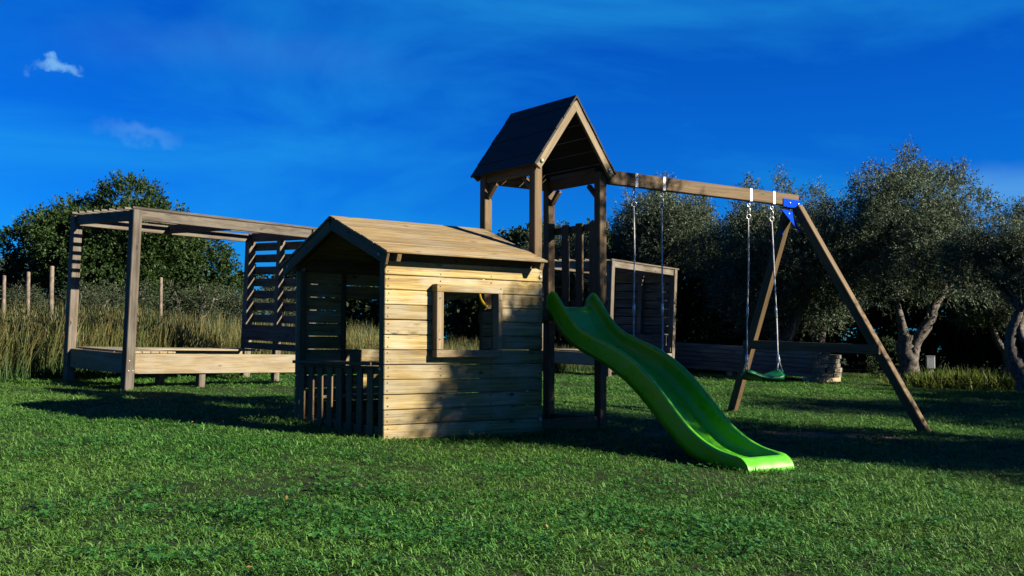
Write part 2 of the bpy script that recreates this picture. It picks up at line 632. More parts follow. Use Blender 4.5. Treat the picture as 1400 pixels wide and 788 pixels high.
def smooth_path(pts, n=6):
    """Catmull-Rom through pts"""
    P = [Vector(p) for p in pts]
    P = [P[0] * 2 - P[1]] + P + [P[-1] * 2 - P[-2]]
    o_ = []
    for i in range(1, len(P) - 2):
        for k in range(n):
            s = k / n
            o_.append(0.5 * (2 * P[i] + (P[i + 1] - P[i - 1]) * s + (2 * P[i - 1] - 5 * P[i] + 4 * P[i + 1] - P[i + 2]) * s * s
                             + (3 * P[i] - P[i - 1] - 3 * P[i + 1] + P[i + 2]) * s ** 3))
    o_.append(P[-2])
    return o_


# ------------------------------------------------------------------ ground
FR_ANG = math.atan2(0.60118, 0.79911)
FR = Matrix.Translation((-1.063, 8.92, 0)) @ Matrix.Rotation(FR_ANG, 4, 'Z')    # u, v, z of the play set
U = Vector((math.cos(FR_ANG), math.sin(FR_ANG)))
V = Vector((-math.sin(FR_ANG), math.cos(FR_ANG)))


def W2(u, v):
    return (-1.063 + u * U.x + v * V.x, 8.92 + u * U.y + v * V.y)


def GL(u, v):
    return G(*W2(u, v))


def dirt_amount(x, y):
    """bare soil: a scuffed strip under the swings, behind the slide, and inside the house"""
    du = (x + 1.063) * U.x + (y - 8.92) * U.y
    dv = (x + 1.063) * V.x + (y - 8.92) * V.y
    wob = 0.18 * np.sin(3.1 * x + 1.3 * y) + 0.12 * np.sin(7.3 * x - 4.1 * y) + .07 * np.sin(17 * x + 13 * y)
    a = 1 - (((x - 3.0) / 1.05) ** 2 + ((y - 11.1 + 0.15 * (x - 3.0)) / 0.45) ** 2) + wob
    b_ = 1 - (((du - 3.0) / 0.75) ** 2 + ((dv + 0.25) / 0.42) ** 2) + wob
    c_ = 1 - np.maximum(np.abs(du - 0.84) / 0.82, np.abs(dv - 0.85) / 0.85) ** 6 * 1.02 + 0.0 * wob
    d_ = 1 - np.maximum(np.abs(du - 2.08) / 0.40, np.abs(dv - 0.5) / 0.42) ** 6
    return np.clip(np.maximum.reduce([a * 1.6, b_ * 1.4, c_ * 8, d_ * 8]), 0, 1)


def axis(lo, hi, flo, fhi, step, far):
    a = list(np.arange(flo, fhi + 1e-6, step))
    x, s = fhi, step
    while x < hi:
        s *= 1.35
        x += s
        a.append(min(x, hi))
    x, s = flo, step
    while x > lo:
        s *= 1.35
        x -= s
        a.insert(0, max(x, lo))
    return np.array(a)


xs = axis(-500, 500, -10, 12, 0.16, 0)
ys = axis(-40, 700, 3, 26, 0.16, 0)
XX, YY = np.meshgrid(xs, ys)
bumps = 0.010 * np.sin(1.7 * XX + 0.6 * YY) + 0.008 * np.sin(2.9 * YY - 1.1 * XX) + 0.006 * np.sin(5.1 * XX + 3.7 * YY)
DD = dirt_amount(XX, YY)
ZZ = gz(XX, YY) + bumps - 0.02 * DD
nx, ny = len(xs), len(ys)
verts = np.stack([XX.ravel(), YY.ravel(), ZZ.ravel()], 1)
ii = (np.arange(ny - 1)[:, None] * nx + np.arange(nx - 1)[None, :]).ravel()
quads = np.stack([ii, ii + 1, ii + nx + 1, ii + nx], 1)
ground = mesh_obj('ground', verts.tolist(), quads.tolist(), 'ground', None, True)
at_ = ground.data.attributes.new('dirt', 'FLOAT', 'POINT')
at_.data.foreach_set('value', DD.ravel().astype(np.float32))
tag(ground, 'gently sloping ground under the lawn', None, None, 'structure')


def bump_z(x, y):
    return gz(x, y) + 0.010 * np.sin(1.7 * x + 0.6 * y) + 0.008 * np.sin(2.9 * y - 1.1 * x) + 0.006 * np.sin(5.1 * x + 3.7 * y)


# ------------------------------------------------------------------ playhouse
HL, HW = 1.688, 1.69
EV, ZE, ZR = 0.177, 1.574, 1.961          # eave overhang, eave height, ridge height
house = Thing('playhouse', 'small wooden playhouse with plank walls, square window and pitched roof', 'playhouse', FR)
PITCH = 0.1257
rows = [1.39 - PITCH * k for k in range(12)]      # tops of the plank rows below the top plank
front_wall = bpy.data.objects.new('front_wall', None)


def group_part(thing, name, label=None):
    """a part that only carries pieces: one small batten mesh would do, so the first piece is the part"""
    e = bpy.data.objects.new(name, None)
    col.objects.link(e)
    e.parent = thing.o
    if label:
        e['label'] = label
    return e


WU0, WU1, WZ0, WZ1 = 0.535, 1.125, rows[5], rows[1]


def plank_wall(v, gap, thick, part_mat='pine', nails=None):
    nl = []
    spans = [(1.39 + gap / 2, 1.512)] + [(rows[k] - PITCH + gap / 2, rows[k] - gap / 2) for k in range(11)] + [(-0.03, rows[11] + 0.0)]
    for z0, z1 in spans:
        if z1 - z0 < 0.03:
            continue
        cuts = [(0.0, HL)]
        if z0 > WZ0 - 0.02 and z1 < WZ1 + 0.02:
            cuts = [(0.0, WU0), (WU1, HL)]
        for a, b_ in cuts:
            dv = random.uniform(-0.0015, 0.0015)
            dz = random.uniform(-0.0012, 0.0012)
            house.beam('plank', (a, v + dv, (z0 + z1) / 2 + dz), (b_, v + dv, (z0 + z1) / 2 + dz + random.uniform(-.0015, .0015)), thick, z1 - z0, part_mat, (0, 0, 1), 0.006, jit=0.004)
        for un in (0.035, 0.56, 1.10, 1.655):
            if z0 > WZ0 - 0.02 and z1 < WZ1 + 0.02 and un in (0.56, 1.10):
                un += -0.07 if un < 0.8 else 0.06
            for zz in (z0 + 0.028, z1 - 0.028):
                nl.append((un + random.uniform(-.006, .006), zz + random.uniform(-.006, .006)))
    return nl


nails = plank_wall(0.011, 0.005, 0.022)
nv = []
for un, zz in nails:
    nv.append(tube_geo([(un, 0.003, zz), (un, -0.0035, zz)], 0.0062, 6))
nm = house.mesh('nail_heads', *join_geo(nv), 'nail')
nm['kind'] = 'stuff'
plank_wall(HW - 0.011, 0.007, 0.022)
# corner posts and studs
for (u0, v0, h) in ((0.0375, 0.06, 1.50), (0.0375, HW - 0.06, 1.50), (HL - 0.11, HW - 0.06, 1.50)):
    house.box('corner_post', (u0 - .035, v0 - .035, -0.05), (u0 + .035, v0 + .035, h), 'post')
for u0 in (WU0 - 0.04, WU1 + 0.04):
    for v0 in (0.045, HW - 0.045):
        house.box('stud', (u0 - .02, v0 - .02, 0.0), (u0 + .02, v0 + .02, 1.50), 'post')
for v0 in (0.047, HW - 0.047):
    house.box('wall_plate', (0.08, v0 - .023, 1.505), (HL - 0.11, v0 + .023, 1.612), 'post')
# window frames, proud of the wall
for v0, v1 in ((-0.082, -0.001), (HW + 0.001, HW + 0.03)):
    wf = house.box('window_frame', (WU0 - .068, v0, WZ1 - .004), (WU1 + .045, v1, WZ1 + .062), 'pine')
    house.box('stile', (WU0 - .066, v0 + .002, WZ0 + .001), (WU0 + .004, v1, WZ1 - .006), 'frame', parent=wf)
    house.box('stile', (WU1 - .004, v0 + .002, WZ0 + .001), (WU1 + .042, v1, WZ1 - .006), 'frame', parent=wf)
    house.box('sill', (WU0 - .069, v0 - .003, WZ0 - .064), (WU1 + .045, v1, WZ0 - .001), 'frame', parent=wf)
    wn = []
    for (a, z) in ((WU0 - .035, WZ1 + .04), (WU0 - .035, WZ0 - .03), (WU1 + .02, WZ1 + .04), (WU1 + .02, WZ0 - .03), (WU0 - .035, WZ0 + .09), (WU0 - .035, WZ1 - .06), (WU1 + .02, WZ1 - .06), (WU1 + .02, WZ0 + .09)):
        wn.append(tube_geo([(a, v0 + .005, z), (a, v0 - .006, z)], 0.0045, 6))
    if v0 < 0:
        w_ = house.mesh('frame_nails', *join_geo(wn), 'nail', parent=wf)
        w_['kind'] = 'stuff'
# right end wall with a doorway to the tower
for k, zt in enumerate(rows[2:11]):
    house.box('end_plank', (1.60, 0.155, zt - PITCH + .006), (1.622, 0.85, zt - .003), 'pine')
for k, zt in enumerate((1.512, 1.39)):
    house.box('end_plank', (1.60, 0.96, zt - .118), (1.622, HW - .02, zt - .003), 'pine')
# roof boards, both slopes
NB = 9
sl = math.hypot(HW / 2 + EV, ZR - ZE)
for side in (0, 1):
    for k in range(NB):
        s0, s1 = k / NB, (k + 1) / NB
        def rp(s, o_=0.0):
            vv = -EV + s * (HW / 2 + EV)
            zz = ZE + s * (ZR - ZE) + o_
            return (vv if side == 0 else HW - vv, zz)
        sm = (s0 + s1) / 2
        vv, zz = rp(sm)
        nrm = (0, -(ZR - ZE) / sl * (1 if side == 0 else -1), (HW / 2 + EV) / sl)
        lift = random.uniform(-0.001, 0.0015) - 0.009
        e = random.uniform(-.004, .004)
        house.beam('roof_board', (-0.085 + e, vv + nrm[1] * lift, zz + nrm[2] * lift), (HL - .08 + e, vv + nrm[1] * lift, zz + nrm[2] * lift),
                   sl / NB - 0.0035, 0.018, 'roof_pine', nrm, 0.003, jit=0.005)
# rafters and barge boards
for side in (0, 1):
    f = (lambda vv: vv) if side == 0 else (lambda vv: HW - vv)
    dv, dz = (HW / 2 + EV) / sl, (ZR - ZE) / sl
    for u0, dep, wid in ((-0.058, 0.105, 0.028), (0.05, 0.075, 0.045), (0.8, 0.075, 0.045), (HL - .125, 0.075, 0.045)):
        off = 0.019 + dep / 2
        nrm = Vector((0, -dz if side == 0 else dz, dv))
        s0_ = 0.26 if u0 == 0.8 else 0.012
        p0 = Vector((u0, f(-EV + s0_), ZE + 0.004 + (s0_ - .012) * dz / dv)) - nrm * off
        p1 = Vector((u0, f(HW / 2 - (0.0 if side == 0 else 0.03)), ZR - (0 if side == 0 else .012))) - nrm * off
        p1 = p1 - (p1 - p0).normalized() * 0.02
        nm_ = 'barge_board' if u0 < 0 else 'rafter'
        rb = house.beam(nm_, p0, p1, wid, dep, 'post', tuple(nrm), 0.004)
        if u0 < 0:
            bp_ = p0 + (p1 - p0).normalized() * 0.12
            house.mesh('bolt_cap', *ball_geo((u0 - .018, bp_.y, bp_.z), 0.016, 5, (0.7, 1, 1)), 'bolt', True, parent=rb)
house.box('ridge_beam', (-0.03, HW / 2 - .02, ZR - .125), (HL - .1, HW / 2 + .02, ZR - .045), 'post')
# porch balustrade on the open gable end
house.box('counter_board', (-0.075, 0.10, 0.628), (0.075, HW - .10, 0.656), 'post')
house.box('rail', (-0.002, 0.097, 0.555), (0.030, HW - .097, 0.622), 'post')
house.box('rail', (-0.002, 0.097, 0.045), (0.030, HW - .097, 0.115), 'post')
for k in range(8):
    v0 = 0.20 + k * (HW - 0.40) / 7
    house.beam('picket', (-0.014, v0, 0.03), (-0.014, v0 + random.uniform(-.006, .006), 0.60), 0.018, 0.095, 'post', (0, 1, 0), 0.004)
house.mesh('bolt_cap', *ball_geo((-.004, 0.06, 0.60), 0.018, 5, (0.8, 1, 1)), 'bolt', True)
house.mesh('bolt_cap', *ball_geo((HL - .03, -0.004, 1.437), 0.021, 5, (1, 0.6, 1)), 'bolt', True)
house.mesh('bolt_cap', *ball_geo((HL - .03, -0.004, 0.12), 0.021, 5, (1, 0.6, 1)), 'bolt', True)
# bench inside along the back
house.box('bench_board', (0.10, HW - .36, 0.30), (1.5, HW - .06, 0.328), 'pine')

# ------------------------------------------------------------------ tower
TU, TV, TA, TB = 1.68, 0.10, 0.813, 0.805
tower = Thing('play_tower', 'tall wooden play tower with steep dark board roof beside the playhouse', 'play tower', FR, (TU + TA / 2, TV + TB / 2, GL(TU + TA / 2, TV + TB / 2)))
PH = 0.045
TZE, TZR = 2.495, 3.212
HWD = TA / 2 + 0.111
MU = TU + TA / 2
posts = {}
for n_, (pu, pv) in {'P2': (TU, TV), 'P4': (TU + TA, TV), 'P1': (TU, TV + TB), 'P3': (TU + TA, TV + TB)}.items():
    posts[n_] = tower.box('post', (pu - PH, pv - PH, GL(pu, pv) - .08), (pu + PH, pv + PH, 2.52), 'post', 0.006)
V0, V1 = TV - 0.121, TV + TB + 0.126
tsl = math.hypot(HWD, TZR - TZE)
NT = 6
for side in (-1, 1):
    nrm = Vector((side * (TZR - TZE) / tsl, 0, HWD / tsl))
    for k in range(NT):
        s = (k + 0.5) / NT
        p = Vector((MU + side * HWD * (1 - s), 0, TZE + s * (TZR - TZE))) - nrm * (0.01 - 0.0025 * (k % 2))
        e = random.uniform(-.004, .004)
        tower.beam('roof_board', (p.x, V0 + e, p.z), (p.x, V1 + e, p.z), tsl / NT - 0.004, 0.02, 'darkroof', tuple(nrm), 0.003)
    for vv, mt_ in ((V0 + 0.026, 'frame'), (V1 - 0.03, 'post')):
        d = Vector((-side * HWD, 0, TZR - TZE)).normalized()
        p0 = Vector((MU + side * HWD, vv, TZE)) - nrm * 0.058 + d * 0.012
        p1 = Vector((MU, vv, TZR)) - nrm * 0.058 - d * (0.095 if side < 0 else 0.045)
        rf = tower.beam('rafter', p0, p1, 0.035, 0.072, mt_, tuple(nrm), 0.004)
        if vv < TV:
            b0 = p0 + d * 0.07
            tower.mesh('bolt_cap', *ball_geo((b0.x, vv - .022, b0.z), 0.021, 5, (1, 0.7, 1)), 'bolt', True, parent=rf)
    # eave plates and knee braces
    pu = TU if side < 0 else TU + TA
    tower.box('eave_plate', (pu - .03, TV + PH + .002, 2.42), (pu + .03, TV + TB - PH - .002, 2.565), 'post')
for vv in (TV, TV + TB):
    if vv > TV:
        tower.box('tie_beam', (TU + PH + .002, vv - .03, 2.42), (TU + TA - PH - .002, vv + .03, 2.54), 'post')
for side in (-1, 1):
    pu = TU if side < 0 else TU + TA
    for pv, s in ((TV, 1), (TV + TB, -1)):
        tower.beam('knee_brace', (pu, pv + s * .05, 2.28), (pu, pv + s * .17, 2.40), 0.05, 0.04, 'post', (0, 0, 1))
# deck
DZ = 1.165
for k in range(6):
    v0 = TV + 0.055 + k * 0.117
    tower.box('deck_board', (TU - .03, v0, DZ - .024), (TU + TA + .03, v0 + .110, DZ), 'post')
for pv in (TV - PH - .014, TV + TB + PH + .014):
    tower.box('deck_joist', (TU - .04, pv - .0125, DZ - .13), (TU + TA + .04, pv + .0125, DZ - .026), 'post')
# railing on the swing side
ru = TU + TA + PH + .016
for z0, z1 in ((1.96, 2.03), (1.20, 1.27)):
    tower.box('rail', (ru - .0125, TV - .045, z0), (ru + .0125, TV + TB + .045, z1), 'post')
for k, vv in enumerate((0.245, 0.455, 0.675)):
    tower.beam('picket', (ru - .027, vv, 1.17), (ru - .027, vv, 2.045), 0.024, 0.105, 'post', (0, 1, 0), 0.005)
# railing at the back
for z0, z1 in ((1.925, 2.0), (1.25, 1.32)):
    tower.box('rail', (TU + .05, TV + TB + PH - .03, z0), (TU + TA - .05, TV + TB + PH - .006, z1), 'post') if False else None
# kick boards between the feet
tower.box('kick_board', (TU + PH + .01, TV - .02, -.08), (TU + TA - PH - .003, TV + .01, 0.115), 'post')
tower.box('kick_board', (TU + TA - .012, TV + PH + .003, -.08), (TU + TA + .012, TV + TB - PH - .003, 0.105), 'post')
tower.box('kick_board', (TU + PH + .01, TV + TB - .012, -.08), (TU + TA - PH - .003, TV + TB + .012, 0.105), 'post')
# yellow grab handle on the back-left post
hp = smooth_path([(TU - .01, TV + TB - .052, 1.47), (TU - .07, TV + TB - .09, 1.47), (TU - .135, TV + TB - .10, 1.40), (TU - .14, TV + TB - .10, 1.29), (TU - .10, TV + TB - .095, 1.225), (TU - .02, TV + TB - .052, 1.185)], 6)
gh = tower.mesh('grab_handle', *tube_geo(hp, 0.015, 10), 'yellow', True)
gh['label'] = 'yellow curved plastic grab handle'

# ------------------------------------------------------------------ slide
slide = Thing('slide', 'bright green plastic wave slide running down from the tower onto the lawn', 'slide', FR, (MU - .05, -1.1, GL(MU, -1.1)))
SC, SW = 2.035, 0.525
tv_ = [0.05, -.0, -.05, -.11, -.2, -.3, -.4, -.5, -.6, -.75, -.9, -1.0, -1.1, -1.2, -1.3, -1.42, -1.55, -1.64, -1.72, -1.81, -1.9, -1.99, -2.08, -2.16, -2.22]
KV = [0.05, -.03, -.10, -.2, -.4, -.6, -.9, -1.1, -1.3, -1.55, -1.72, -1.9, -2.08, -2.22]
KR = [1.265, 1.312, 1.265, 1.15, .97, .885, .785, .69, .56, .345, .19, .072, .0, -.028]
KB = [1.10, 1.045, .97, .87, .765, .69, .56, .44, .28, .065, -.06, -.13, -.18, -.205]
KF = [1.172, 1.165, 1.11, .985, .835, .745, .612, .487, .335, .116, -.0, -.068, -.09, -.08]


def spline(kx, ky, x):
    """monotone-ish cubic through the table (x decreasing)"""
    kx, ky = np.array(kx[::-1]), np.array(ky[::-1])
    dk = np.gradient(ky, kx)
    i = int(np.clip(np.searchsorted(kx, x) - 1, 0, len(kx) - 2))
    h = kx[i + 1] - kx[i]
    s = (x - kx[i]) / h
    return float((2 * s**3 - 3 * s**2 + 1) * ky[i] + (s**3 - 2 * s**2 + s) * h * dk[i] + (-2 * s**3 + 3 * s**2) * ky[i + 1] + (s**3 - s**2) * h * dk[i + 1])


rings = []
vv_all = np.concatenate([np.linspace(0.05, -2.22, 64), [-2.26, -2.30, -2.335, -2.36, -2.376, -2.382]])
for v in vv_all:
    if v >= -2.2201:
        zr_, zb_, zf_ = spline(KV, KR, v), spline(KV, KB, v), spline(KV, KF, v)
    else:
        s = (-2.22 - v) / 0.162
        zr_ = -0.028 - 0.13 * (1 - math.sqrt(max(0, 1 - s * s)))
        zf_ = min(-0.08 + 0.05 * min(1, s * 1.6), zr_ - .0015)
        zb_ = -0.235
    zf_ = max(zf_, zb_ + 0.02)
    g = GL(SC, v) - 0.02
    hw = SW / 2
    rim = 0.022
    prof = []
    hgt = max(zr_ - zf_, 0.002)
    ru_ = min(0.014, hgt * 0.4)
    # left outside bottom -> rim -> inside -> floor -> mirrored
    half = [(-hw + .012, zb_), (-hw + .004, zb_ + .3 * (zr_ - zb_)), (-hw - .004, zr_ - .030 * min(1, hgt / .05)), (-hw - .004, zr_ - ru_ * .6), (-hw + .003, zr_ - ru_ * .12),
            (-hw + .013, zr_), (-hw + .023, zr_ - ru_ * .12), (-hw + .031, zr_ - ru_ * .7),
            (-hw + .036, zr_ - .3 * hgt), (-hw + .044, zf_ + .36 * hgt), (-hw + .056, zf_ + .14 * hgt), (-hw + .078, zf_ + .03 * hgt), (-hw + .11, zf_)]
    prof = half + [(0.0, zf_ - .004 * min(1, hgt / .05))] + [(-a, z) for a, z in half[::-1]]
    # underside
    prof += [(hw - .03, max(zb_, min(zb_ + .03, zf_ - .012))), (0, max(zb_, min(zb_ + .03, zf_ - .012))), (-hw + .03, max(zb_, min(zb_ + .03, zf_ - .012)))]
    rings.append([(SC + a, v, z) for a, z in prof])
vs, fs = [], []
n = len(rings[0])
for r_ in rings:
    vs += r_
for i in range(len(rings) - 1):
    for k in range(n):
        k2 = (k + 1) % n
        fs.append([i * n + k, i * n + k2, (i + 1) * n + k2, (i + 1) * n + k])
fs.append(list(range(n)))
fs.append([(len(rings) - 1) * n + k for k in range(n)][::-1])
chute = slide.mesh('chute', vs, fs, 'slide', True)
# raised moulding line near the top of the side wall
for sd in (-1, 1):
    pth = []
    for v in np.linspace(-0.02, -1.0, 30):
        zb_ = spline(KV, KB, v)
        zr_ = spline(KV, KR, v)
        pth.append((SC + sd * (SW / 2 - .0025), v, zb_ + .22 * (zr_ - zb_)))
    slide.mesh('moulding', *tube_geo(pth, 0.006, 6), 'slide', True)

# ------------------------------------------------------------------ swing frame
BV, BZ0, BZ1 = 0.045, 2.398, 2.532
BU0, BU1 = TU + TA + PH + .002, 5.46
swf = Thing('swing_set', 'wooden swing beam and A-frame legs joined by a blue bracket', 'swing frame', FR, (5.6, 0, GL(5.6, 0)))
bm_ = swf.beam('beam', (BU0, BV, (BZ0 + BZ1) / 2 + .0), (BU1, BV, (BZ0 + BZ1) / 2 + .012), 0.075, BZ1 - BZ0, 'post', bv=0.006)
CL = [2.90, 3.29, 4.63, 5.02]
for cu in CL:
    zc = .012 * (cu - BU0) / (BU1 - BU0)
    x0, x1 = cu - .019, cu + .019
    w2 = 0.0405
    cv = [tuple(swf.base * 0)] and None
    gparts = []
    for lo, hi in (((x0, BV - w2, BZ0 - .004 + zc), (x1, BV - w2 + .0025, BZ1 + .004 + zc)), ((x0, BV + w2 - .0025, BZ0 - .004 + zc), (x1, BV + w2, BZ1 + .004 + zc)),
                   ((x0, BV - w2 + .0025, BZ1 + .0015 + zc), (x1, BV + w2 - .0025, BZ1 + .004 + zc)), ((x0, BV - w2 + .0025, BZ0 - .004 + zc), (x1, BV + w2 - .0025, BZ0 - .0015 + zc))):
        a, b_ = Vector(lo), Vector(hi)
        c8 = [(x, y, z) for x in (a.x, b_.x) for y in (a.y, b_.y) for z in (a.z, b_.z)]
        gparts.append((c8, [[0, 1, 3, 2], [4, 6, 7, 5], [0, 4, 5, 1], [2, 3, 7, 6], [0, 2, 6, 4], [1, 5, 7, 3]]))
    for zz in (BZ0 + .03, BZ1 - .04):
        gparts.append(tube_geo([(cu, BV - w2 + .001, zz + zc), (cu, BV - w2 - .004, zz + zc)], 0.006, 6))
    swf.mesh('beam_strap', *join_geo(gparts), 'clamp')
APZ = BZ0 - .02
near_f = Vector((5.93, -1.28, 0))
far_f = Vector((5.74, 1.30, 0))
near_f.z = GL(near_f.x, near_f.y) - .05
far_f.z = GL(far_f.x, far_f.y) - .05
apn = Vector((BU1 - .06, BV - .055, BZ0 + .0))
apf = Vector((BU1 - .10, BV + .05, BZ0 - .06))
legn = swf.beam('leg', near_f, apn, 0.085, 0.105, 'post', (0, -1, 0.5), bv=0.006)
legf = swf.beam('leg', far_f, apf, 0.085, 0.105, 'post', (0, -1, -0.5), bv=0.006)


def on_leg(f, a, z):
    s = (z - f.z) / (a.z - f.z)
    return f + (a - f) * s


b0, b1 = on_leg(near_f, apn, 0.775), on_leg(far_f, apf, 0.83)
swf.beam('cross_brace', b0 + Vector((-.06, 0, 0)) + (b0 - b1).normalized() * .06, b1 + Vector((-.06, 0, 0)) + (b1 - b0).normalized() * .06, 0.035, 0.105, 'post')


def prism(pts, n_, th):
    """flat plate: polygon pts extruded by th along n_"""
    n_ = Vector(n_).normalized() * th
    a = [Vector(p) for p in pts]
    k = len(a)
    vs_ = a + [p + n_ for p in a]
    return vs_, [list(range(k))[::-1], list(range(k, 2 * k))] + [[i, (i + 1) % k, k + (i + 1) % k, k + i] for i in range(k)]


zb = BZ0 + .012
fvp = BV - .0375
brk = swf.mesh('bracket', *prism([(BU1 - .29, fvp - .004, zb - .018), (BU1 + .006, fvp - .004, zb - .018), (BU1 + .006, fvp - .004, zb + .070), (BU1 - .29, fvp - .004, zb + .070)], (0, -1, 0), .005), 'blue')
swf.mesh('base_plate', *prism([(BU1 - .235, fvp - .012, zb - .020), (BU1 + .006, fvp - .012, zb - .020), (BU1 + .006, BV + .05, zb - .020), (BU1 - .235, BV + .05, zb - .020)], (0, 0, -1), .005), 'blue', parent=brk)
swf.mesh('gusset', *prism([(BU1 - .33, fvp - .01, zb - .06), (BU1 - .085, fvp - .01, zb - .068), (BU1 - .135, fvp - .012, zb - .09), (BU1 - .045, fvp - .05, zb - .32)], (-.3, -1, 0), .005), 'blue', parent=brk)
fd = (far_f - apf).normalized()
fp = apf + fd * .20
swf.mesh('leg_socket', *prism([fp + Vector((-.062, -.06, .07)), fp + Vector((.0, -.05, .11)), fp + Vector((.052, -.03, .05)), fp + Vector((.045, -.0, -.07)), fp + Vector((-.055, -.03, -.07))], (-1, -.6, 0), .005), 'blue', parent=brk)
for (bu_, bz_) in ((BU1 - .18, zb + .025), (BU1 - .03, zb + .025), (BU1 - .20, zb - .10)):
    swf.mesh('bolt', *ball_geo((bu_, fvp - .013, bz_), 0.013, 4, (1, 0.7, 1)), 'steel', True, parent=brk)


def ring_geo(c, r, tr, nrm, seg=14, st=6, stretch=1.0):
    c, n_ = Vector(c), Vector(nrm).normalized()
    a = Vector((0, 0, 1)) - n_ * n_.z
    a = a.normalized() if a.length > .01 else Vector((1, 0, 0))
    b_ = n_.cross(a)
    vs_, fs_ = [], []
    for i in range(seg):
        th = 2 * math.pi * i / seg
        e = a * math.cos(th) * stretch + b_ * math.sin(th)
        for k in range(st):
            ph = 2 * math.pi * k / st
            vs_.append(c + e * r + (e.normalized() * math.cos(ph) + n_ * math.sin(ph)) * tr)
    for i in range(seg):
        for k in range(st):
            fs_.append([i * st + k, ((i + 1) % seg) * st + k, ((i + 1) % seg) * st + (k + 1) % st, i * st + (k + 1) % st])
    return vs_, fs_


def make_swing(u0, u1, su0, su1, twist, seat_z, label, vsh=0.0, tilt=0.0):
    sg = GL((u0 + u1) / 2, BV)
    sw = Thing('swing', label, 'swing', FR, ((su0 + su1) / 2, BV + vsh, seat_z), 'swings hanging from the beam')
    cx_, cv_ = (su0 + su1) / 2, BV + vsh
    ct, st_ = math.cos(twist), math.sin(twist)
    L2 = (su1 - su0) / 2

    def sp(a, c, z):           # seat coordinates
        return Vector((cx_ + a * ct - c * st_, cv_ + a * st_ + c * ct, seat_z + z))
    # moulded seat, ends curling up
    vs_, fs_ = [], []
    na_, nc = 20, 8
    SLn, SWd = 0.235, 0.085
    for layer in (0, 1):
        for i in range(na_ + 1):
            a = -SLn + 2 * SLn * i / na_
            wd = SWd * (1 - 0.35 * (abs(a) / SLn) ** 6)
            for k in range(nc + 1):
                c = -wd + 2 * wd * k / nc
                z = 0.05 * (a / SLn) ** 2 + 0.02 * (c / SWd) ** 2 + c * tilt * a / SLn
                edge = (abs(c) / wd) ** 6 * 0.030
                z += -0.004 if layer == 0 else -0.026 - edge
                vs_.append(sp(a, c, z))
    row = nc + 1
    lay = (na_ + 1) * row
    for i in range(na_):
        for k in range(nc):
            q = [i * row + k, (i + 1) * row + k, (i + 1) * row + k + 1, i * row + k + 1]
            fs_.append(q)
            fs_.append([x + lay for x in q[::-1]])
    for i in range(na_):
        for k in (0, nc):
            q = [i * row + k, (i + 1) * row + k, (i + 1) * row + k + lay, i * row + k + lay]
            fs_.append(q[::-1] if k == 0 else q)
    for k in range(nc):
        for i in (0, na_):
            q = [i * row + k, i * row + k + 1, i * row + k + 1 + lay, i * row + k + lay]
            fs_.append(q if i == 0 else q[::-1])
    sw.mesh('seat', vs_, fs_, 'seat', True)
    for tu_, sgn in ((u0, -1), (u1, 1)):
        zc = .012 * (tu_ - BU0) / (BU1 - BU0)
        top = Vector((tu_, BV, BZ0 - .006 + zc))
        join = sp(sgn * 0.19, 0, 0.19)
        # shackle, snap hook, ring
        hk = sw.mesh('snap_hook', *ring_geo(top - Vector((0, 0, .105)), 0.017, 0.0045, (1, .4, 0), 16, 6, 2.4), 'steel', True)
        sw.mesh('shackle', *join_geo([ring_geo(top - Vector((0, 0, .038)), 0.018, 0.006, (.3, 1, 0)), tube_geo([top, top - Vector((0, 0, .03))], .011, 8)]), 'steel', True, parent=hk)
        sw.mesh('ring', *ring_geo(top - Vector((0, 0, .166)), 0.026, 0.0045, (.4, 1, 0)), 'steel', True, parent=hk)
        rt_ = top - Vector((0, 0, .185))
        dr = join - rt_
        pts = [rt_ + dr * s + Vector((0.004 * math.sin(9 * s + sgn), 0.004 * math.cos(7 * s), 0)) for s in np.linspace(0, 1, 30)]
        rp_ = sw.mesh('rope', *tube_geo(pts, 0.0085, 8, True, .06, 3), 'rope', True)
        pk = rt_ + dr * 0.62
        sw.mesh('adjuster', *tube_geo([pk, pk + dr.normalized() * .05, pk + dr.normalized() * .13], [.010, .015, .011], 8), 'clamp', True, parent=rp_)
        sw.mesh('splitter', *tube_geo([join - dr.normalized() * .05, join + dr.normalized() * .02, join + dr.normalized() * .035], [.016, .02, .012], 8), 'clamp', True, parent=rp_)
        for c in (-0.07, 0.07):
            e = sp(sgn * 0.205, c, 0.05)
            sw.mesh('rope_end', *tube_geo([join, join.lerp(e, .5) + Vector((0, 0, -.004)), e], 0.0085, 6), 'rope', True, parent=rp_)
    return sw


make_swing(2.90, 3.29, 2.88, 3.30, R(-4), 0.45, 'green plastic swing seat on white ropes hanging behind the slide')
make_swing(4.63, 5.02, 4.70, 5.08, R(-24), 0.47, 'green plastic swing seat on white ropes beside the A-frame legs', 0.04, 0.5)

# ------------------------------------------------------------------ pergolas


def pergola_frame(x, y, ang):
    w = Vector((math.sin(ang), math.cos(ang), 0))
    n_ = Vector((0.034, -0.020, 1)).normalized()
    w = (w - n_ * w.dot(n_)).normalized()
    s = n_.cross(w)
    mm = Matrix((w, s, n_)).transposed().to_4x4()
    mm.translation = (x, y, G(x, y))
    return mm


PL, PD, PZ = 2.70, 1.52, 2.21


